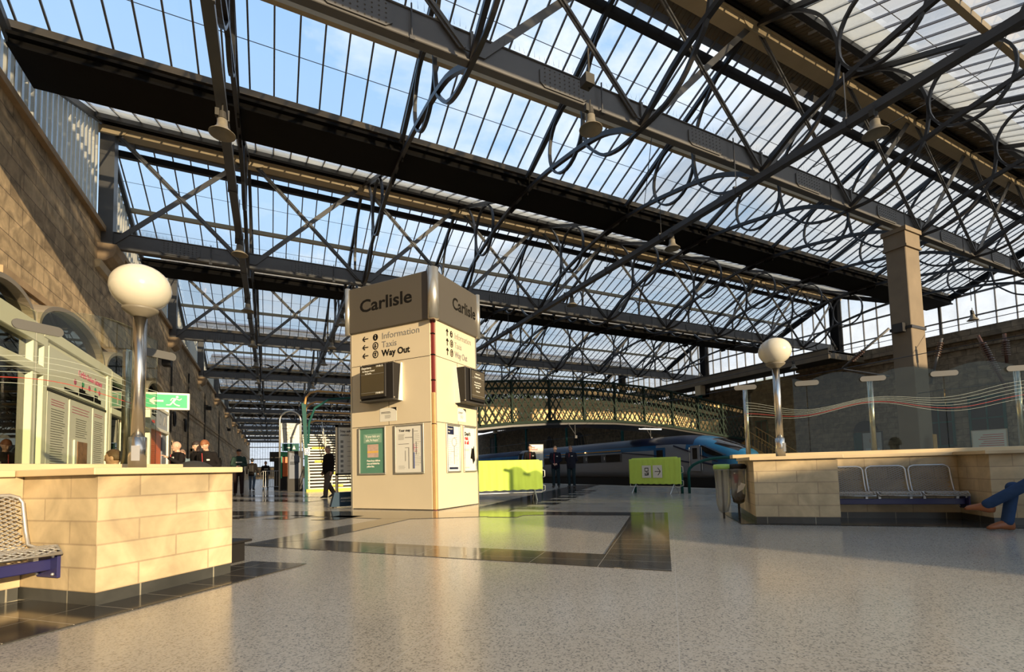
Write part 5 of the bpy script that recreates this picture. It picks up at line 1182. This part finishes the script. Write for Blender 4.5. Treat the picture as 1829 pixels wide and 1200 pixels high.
def person(label,loc,rz,h=1.8,top=(.02,.02,.02),legs=(.03,.03,.035),shoe=(.03,.025,.02),hair='short',hairc=(.05,.03,.02),skin=None,arms='down',walk=0,head=(0,0),belly=0,lean=0,extra=None,seated=False,size='coat',child=1.0,wide=1.0):
    s=h/1.75; skin=skin or SKIN
    t=thing('person',label,'person',loc,rz,'people on the concourse')
    V=lambda x,y,z:Vector((x*s,y*s,z*s))
    ly=-.0-lean
    if seated:
        pel=V(0,0,.50); hips=[V(.10,0,.50),V(-.10,0,.50)]
        knees,ank,toe=seated
        knees=[V(*k) for k in knees]; ank=[V(*k) for k in ank]; toe=[V(*k) for k in toe]; off=-.42
    else:
        off=0; st=walk
        hips=[V(.095,0,.92),V(-.095,0,.92)]
        knees=[V(.10,-.02-.20*st,.50),V(-.10,-.04+.10*st,.50)]
        ank=[V(.105,.02-.34*st,.085),V(-.105,.02+.42*st,.09+.05*st)]
        toe=[a+V(.02*(1 if i==0 else -1),-.16,-.045+(-.05*st if i else .0)) for i,a in enumerate(ank)]
    Z=lambda x,y,z:V(x,y-lean*max(0,(z-.95))*1.2,z+off)
    sh=[Z(.168,.0,1.415),Z(-.168,.0,1.415)]
    A={'down':([Z(.222,.03,1.15),Z(-.222,.03,1.15)],[Z(.235,-.05,.90),Z(-.235,-.05,.90)]),
       'front':([Z(.232,.02,1.15),Z(-.232,.02,1.15)],[Z(.07,-.20,1.02),Z(-.07,-.20,1.02)]),
       'fold':([Z(.235,-.0,1.16),Z(-.235,-.0,1.16)],[Z(.03,-.24,1.13),Z(-.05,-.25,1.10)]),
       'back':([Z(.235,.06,1.16),Z(-.235,.06,1.16)],[Z(.09,.17,.98),Z(-.09,.17,.98)]),
       'point':([Z(.28,-.08,1.2),Z(-.25,.03,1.15)],[Z(.20,-.30,1.35),Z(-.27,-.05,.90)]),
       'swing':([Z(.225,.12,1.16),Z(-.225,-.06,1.15)],[Z(.23,.10,.91),Z(-.25,-.20,.95)])}[arms]
    el,wr=A
    # the body: head, neck, torso and limbs in one skin, hands with five fingers
    c0=MB(); torso(c0,[(Z(0,0,.86),.14*s,.09*s,0),(Z(0,0,.95),.15*s,.10*s,0),(Z(0,0,1.12),.13*s,.095*s,0),(Z(0,0,1.32),.16*s,.105*s,0),(Z(0,0,1.43),.15*s,.08*s,0),(Z(0,0,1.47),.07*s,.06*s,0)])
    limb(c0,[Z(0,.005,1.42),Z(0,-.012,1.56)],[.058*s,.052*s])
    for i in (0,1):
        limb(c0,[sh[i],el[i],wr[i]],[.05*s,.040*s,.027*s]); limb(c0,[hips[i],knees[i],ank[i]],[.08*s,.055*s,.038*s]); limb(c0,[ank[i]+V(0,.04,-.04),toe[i]],[.035*s,.028*s])
    me=fused(c0,'body',skin,.02)
    b=MB(); b.v=[tuple(v.co) for v in me.vertices]; b.f=[tuple(p.vertices) for p in me.polygons]; b.mi=[0]*len(b.f)
    hc=Z(0,-.03,1.635)
    HM=head_mesh(b,hc,head[0],head[1],s*child)
    b.cur=0
    for i in (0,1):
        dv=(wr[i]-el[i]).normalized(); out=Vector((1 if i==0 else -1,0,0)) if arms in('down','swing') else Vector((0,-.3,1))
        hand(b,wr[i]+dv*.01,dv,out if i==0 else out,s,.45)
    bo=put('body',b.mesh('body',[skin,EYE,LIP],True),t)
    # hair or cap
    if hair in ('short','long','crop','fringe'):
        hb=MB(); k=.985 if hair=='crop' else 1.05
        def cut(d):
            x,y,z=d; lim=-.40 if y>.1 else (.52 if hair!='fringe' else .22)
            if hair=='long': lim=-.9 if y>-.1 else .25
            if y<.1 and y>-.45 and hair!='long': lim=.05
            lim+=.07*math.sin(11*math.atan2(y,x))+.04*math.sin(23*math.atan2(y,x)+1); z=max(z,lim); q=1+.03*math.sin(17*x+9*y+13*z)+.02*math.sin(31*y-19*x); x*=q; y*=q
            return (x*(1 if z>0 else 1+.0*z),y,z)
        hb.ball((0,.006*s,.012*s),(.080*s*k*child,.103*s*k*child,.117*s*k*child),22,16,cut)
        ho=hb.build('hair',mat('hair_'+hair,hairc,.6,0,.3,30,.3),t,True); ho.matrix_local=HM
    elif hair=='cap':
        hb=MB(); hb.ball((0,.004*s,.03*s),(.084*s,.105*s,.098*s),20,12,lambda d:(d[0],d[1],max(d[2],.02)))
        hb.prism([(x*.07*s,-.09*s-.07*s*math.cos(x*1.4),.04*s) for x in (-1,-.6,0,.6,1)]+[(.07*s,-.06*s,.045*s),(-.07*s,-.06*s,.045*s)],(0,0,.01*s)); ho=hb.build('cap',mat('cap_cloth',hairc,.8,0,.1,20),t,True); ho.matrix_local=HM
    # clothes
    tm=mat('garment',top,.9,0,.18,14,.1,spec=.1); lm=mat('trousers',legs,.9,0,.18,14,.1,spec=.1); shm=mat('shoe_leather',shoe,.5,0,.1,14)
    j=MB(); bl=belly; hem=.80 if size=='coat' else .90
    torso(j,[(Z(0,0,hem),(.168+bl*.3)*s,(.118+bl*.5)*s,0),(Z(0,-bl*.2,.95),(.168+bl*.5)*s,(.122+bl)*s,0),(Z(0,-bl*.3,1.12),(.158+bl*.5)*s,(.118+bl)*s,0),(Z(0,-bl*.1,1.32),(.195+bl*.2)*s,(.130+bl*.4)*s,0),(Z(0,0,1.425),.185*s,.105*s,0),(Z(0,0,1.465),.12*s,.085*s,0),(Z(0,0,1.485),.082*s,.076*s,0),(Z(0,-.005,1.50),.072*s,.07*s,0)])
    for i in (0,1): limb(j,[sh[i],sh[i]*.5+el[i]*.5,el[i],wr[i]-(wr[i]-el[i]).normalized()*.015],[.070*s,.064*s,.056*s,.043*s])
    put('jacket',fused(j,'jacket',tm,.018),t)
    g=MB(); torso(g,[(hips[0]*.5+hips[1]*.5+V(0,0,-.06),.13*s,.10*s,0),(hips[0]*.5+hips[1]*.5+V(0,0,.02),.165*s,.118*s,0),(hips[0]*.5+hips[1]*.5+V(0,0,.12),.155*s,.112*s,0)])
    for i in (0,1): limb(g,[hips[i],knees[i],ank[i]+V(0,0,.02)],[.096*s*wide,.074*s*wide,.062*s*wide])
    put('trousers',fused(g,'trousers',lm,.018),t)
    for i in (0,1):
        f=MB(); f.loft([[tuple(p+V(w*math.cos(2*math.pi*k/12),0,max(-zb,hh*math.sin(2*math.pi*k/12)))) for k in range(12)] for p,w,hh,zb in ((ank[i]+V(0,.075,-.035),.02,.03,.05),(ank[i]+V(0,.06,-.03),.036,.06,.05),(ank[i]+V(0,0,-.02),.042,.075,.06),(ank[i]*.45+toe[i]*.55+V(0,0,-.005),.046,.045,.035),(toe[i]+V(0,.02,0),.044,.032,.03),(toe[i]+V(0,-.03,-.01),.022,.018,.02))])
        f.build('shoe',shm,t,True)
    if extra: extra(t,s,Z)
    return t
def badge(c,x=.09,z=1.32):
    def f(t,s,Z):
        p=Z(x,-.145,z); MB().box(p[0]-.035,p[0]+.035,p[1]-.012,p[1]+.0,p[2]-.02,p[2]+.02).build('badge',M[c],t)
        a=[Z(-.03,-.14,1.44),Z(-.045,-.15,1.2),Z(-.02,-.16,1.0)]; MB().tube([tuple(v) for v in a],.007,5).build('lanyard',M['red'],t)
    return f
def print_(t,s,Z):
    p=Z(0,-.135,1.26); MB().box(p[0]-.12,p[0]+.12,p[1]-.012,p[1]+.01,p[2]-.02,p[2]+.02).build('chest_print',M['paper'],t)
def satchel(t,s,Z):
    p=Z(0,.2,1.2); bevel(MB().box(p[0]-.13,p[0]+.13,p[1]-.06,p[1]+.08,p[2]-.22,p[2]+.2).build('rucksack',M['black'],t),.03,2)
BLK=(.014,.012,.012)
person('bald man in black zip jacket facing left behind the left planter',(-2.05,14.16,0),R(-55),1.78,BLK,(.03,.03,.04),hair='none',arms='point',head=(R(-22),0),extra=badge('paper',.08,1.36))
person('dark fringed youth in black jacket looking down behind the left planter',(-1.60,14.35,0),R(-40),1.80,BLK,(.03,.03,.04),hair='fringe',hairc=(.025,.015,.012),arms='front',lean=.10,head=(R(-20),R(16)))
person('ginger haired youth in black jacket bending over behind the left planter',(-1.36,13.95,0),R(-25),1.79,BLK,(.03,.03,.04),hair='fringe',hairc=(.24,.085,.03),arms='front',lean=.22,head=(R(-15),R(24)),extra=badge('paper',.10,1.28))
person('bald person in grey blue top bending between the men and the youths',(-2.35,17.6,0),R(-20),1.74,(.15,.20,.23),(.05,.05,.06),hair='crop',hairc=(.25,.16,.11),arms='front',lean=.18,skin=SKIN2,head=(0,R(14)))
person('person with brown hair and pale scarf low behind the left seat wall',(-1.52,6.6,0),R(-120),1.21,(.45,.38,.27),(.08,.07,.06),hair='crop',hairc=(.13,.07,.035),arms='front',head=(R(20),0),child=1.15)
person('man in flat cap and dark green printed sweatshirt walking towards the camera',(-1.31,24.8,0),R(4),2.1,(.030,.055,.045),(.035,.022,.020),hair='cap',hairc=BLK,arms='fold',walk=.35,size='s',skin=SKIN2,extra=print_)
person('backlit person with rucksack and blue jeans walking away past the crowd rail',(-1.05,33.2,0),R(170),1.95,BLK,(.10,.15,.22),hair='long',hairc=BLK,arms='swing',walk=.4,extra=satchel)
person('distant person in dark coat and pale shirt beyond the crowd rail',(-.35,36.9,0),R(10),1.85,BLK,BLK,hair='short',hairc=BLK,arms='down',walk=.2,skin=SKIN2,extra=print_)
person('heavily built man in black jacket and grey trousers walking left of the sign tower',(1.92,19.15,0),R(-62),1.93,BLK,(.13,.10,.075),hair='crop',hairc=(.20,.15,.11),arms='down',walk=.62,belly=.05,skin=SKIN2,wide=1.22)
person('staff member in dark coat standing behind the lime green barrier',(10.25,18.6,0),R(-14),1.93,BLK,BLK,hair='crop',hairc=(.10,.06,.04),arms='down',head=(R(-25),0),extra=badge('paper'))
person('staff member with clasped hands in navy coat beside the notice board',(11.51,18.5,0),R(-38),1.88,(.016,.016,.028),(.022,.036,.042),hair='crop',hairc=(.13,.09,.06),arms='front',head=(R(-18),R(10)),extra=badge('paper'),belly=.02)
person('balding staff member with hands behind back in grey navy coat',(11.95,17.9,0),R(-50),1.86,(.022,.022,.032),(.022,.036,.042),hair='crop',hairc=(.22,.13,.09),arms='back',head=(R(0),R(6)),extra=badge('paper'),belly=.04,skin=SKIN2)
# seated legs at the right edge: hips out of the frame, one ankle crossed over the other knee
person('seated person in blue jeans and tan shoes with crossed legs on the right bench',(8.36,2.17,0),R(-117),1.75,(.10,.10,.11),(.030,.060,.13),shoe=(.26,.085,.025),hair='short',arms='front',seated=([(.13,-.46,.60),(-.10,-.46,.52)],[(-.18,-.70,.30),(-.14,-.52,.09)],[(-.30,-.83,.27),(-.17,-.70,.045)]))
# dark rounded bag on the planter behind the youths
tag(MB().ball((0,0,0),(.25,.2,.22),28,14,lambda d:(d[0],d[1],max(d[2],-.6))).build('rounded_bag',mat('black_bag_cloth',(.030,.026,.020),.7,0,.2,10),None,True,loc=(-.80,6.6,.87)),'black rounded bag top showing above the left planter','bag')
tag(MB().box(-.15,.12,-.12,.12,0,.73).build('bag_stool',M['dkgrey'],None,loc=(-.80,6.6,0)),'low dark stool hidden under the rounded bag','stool')
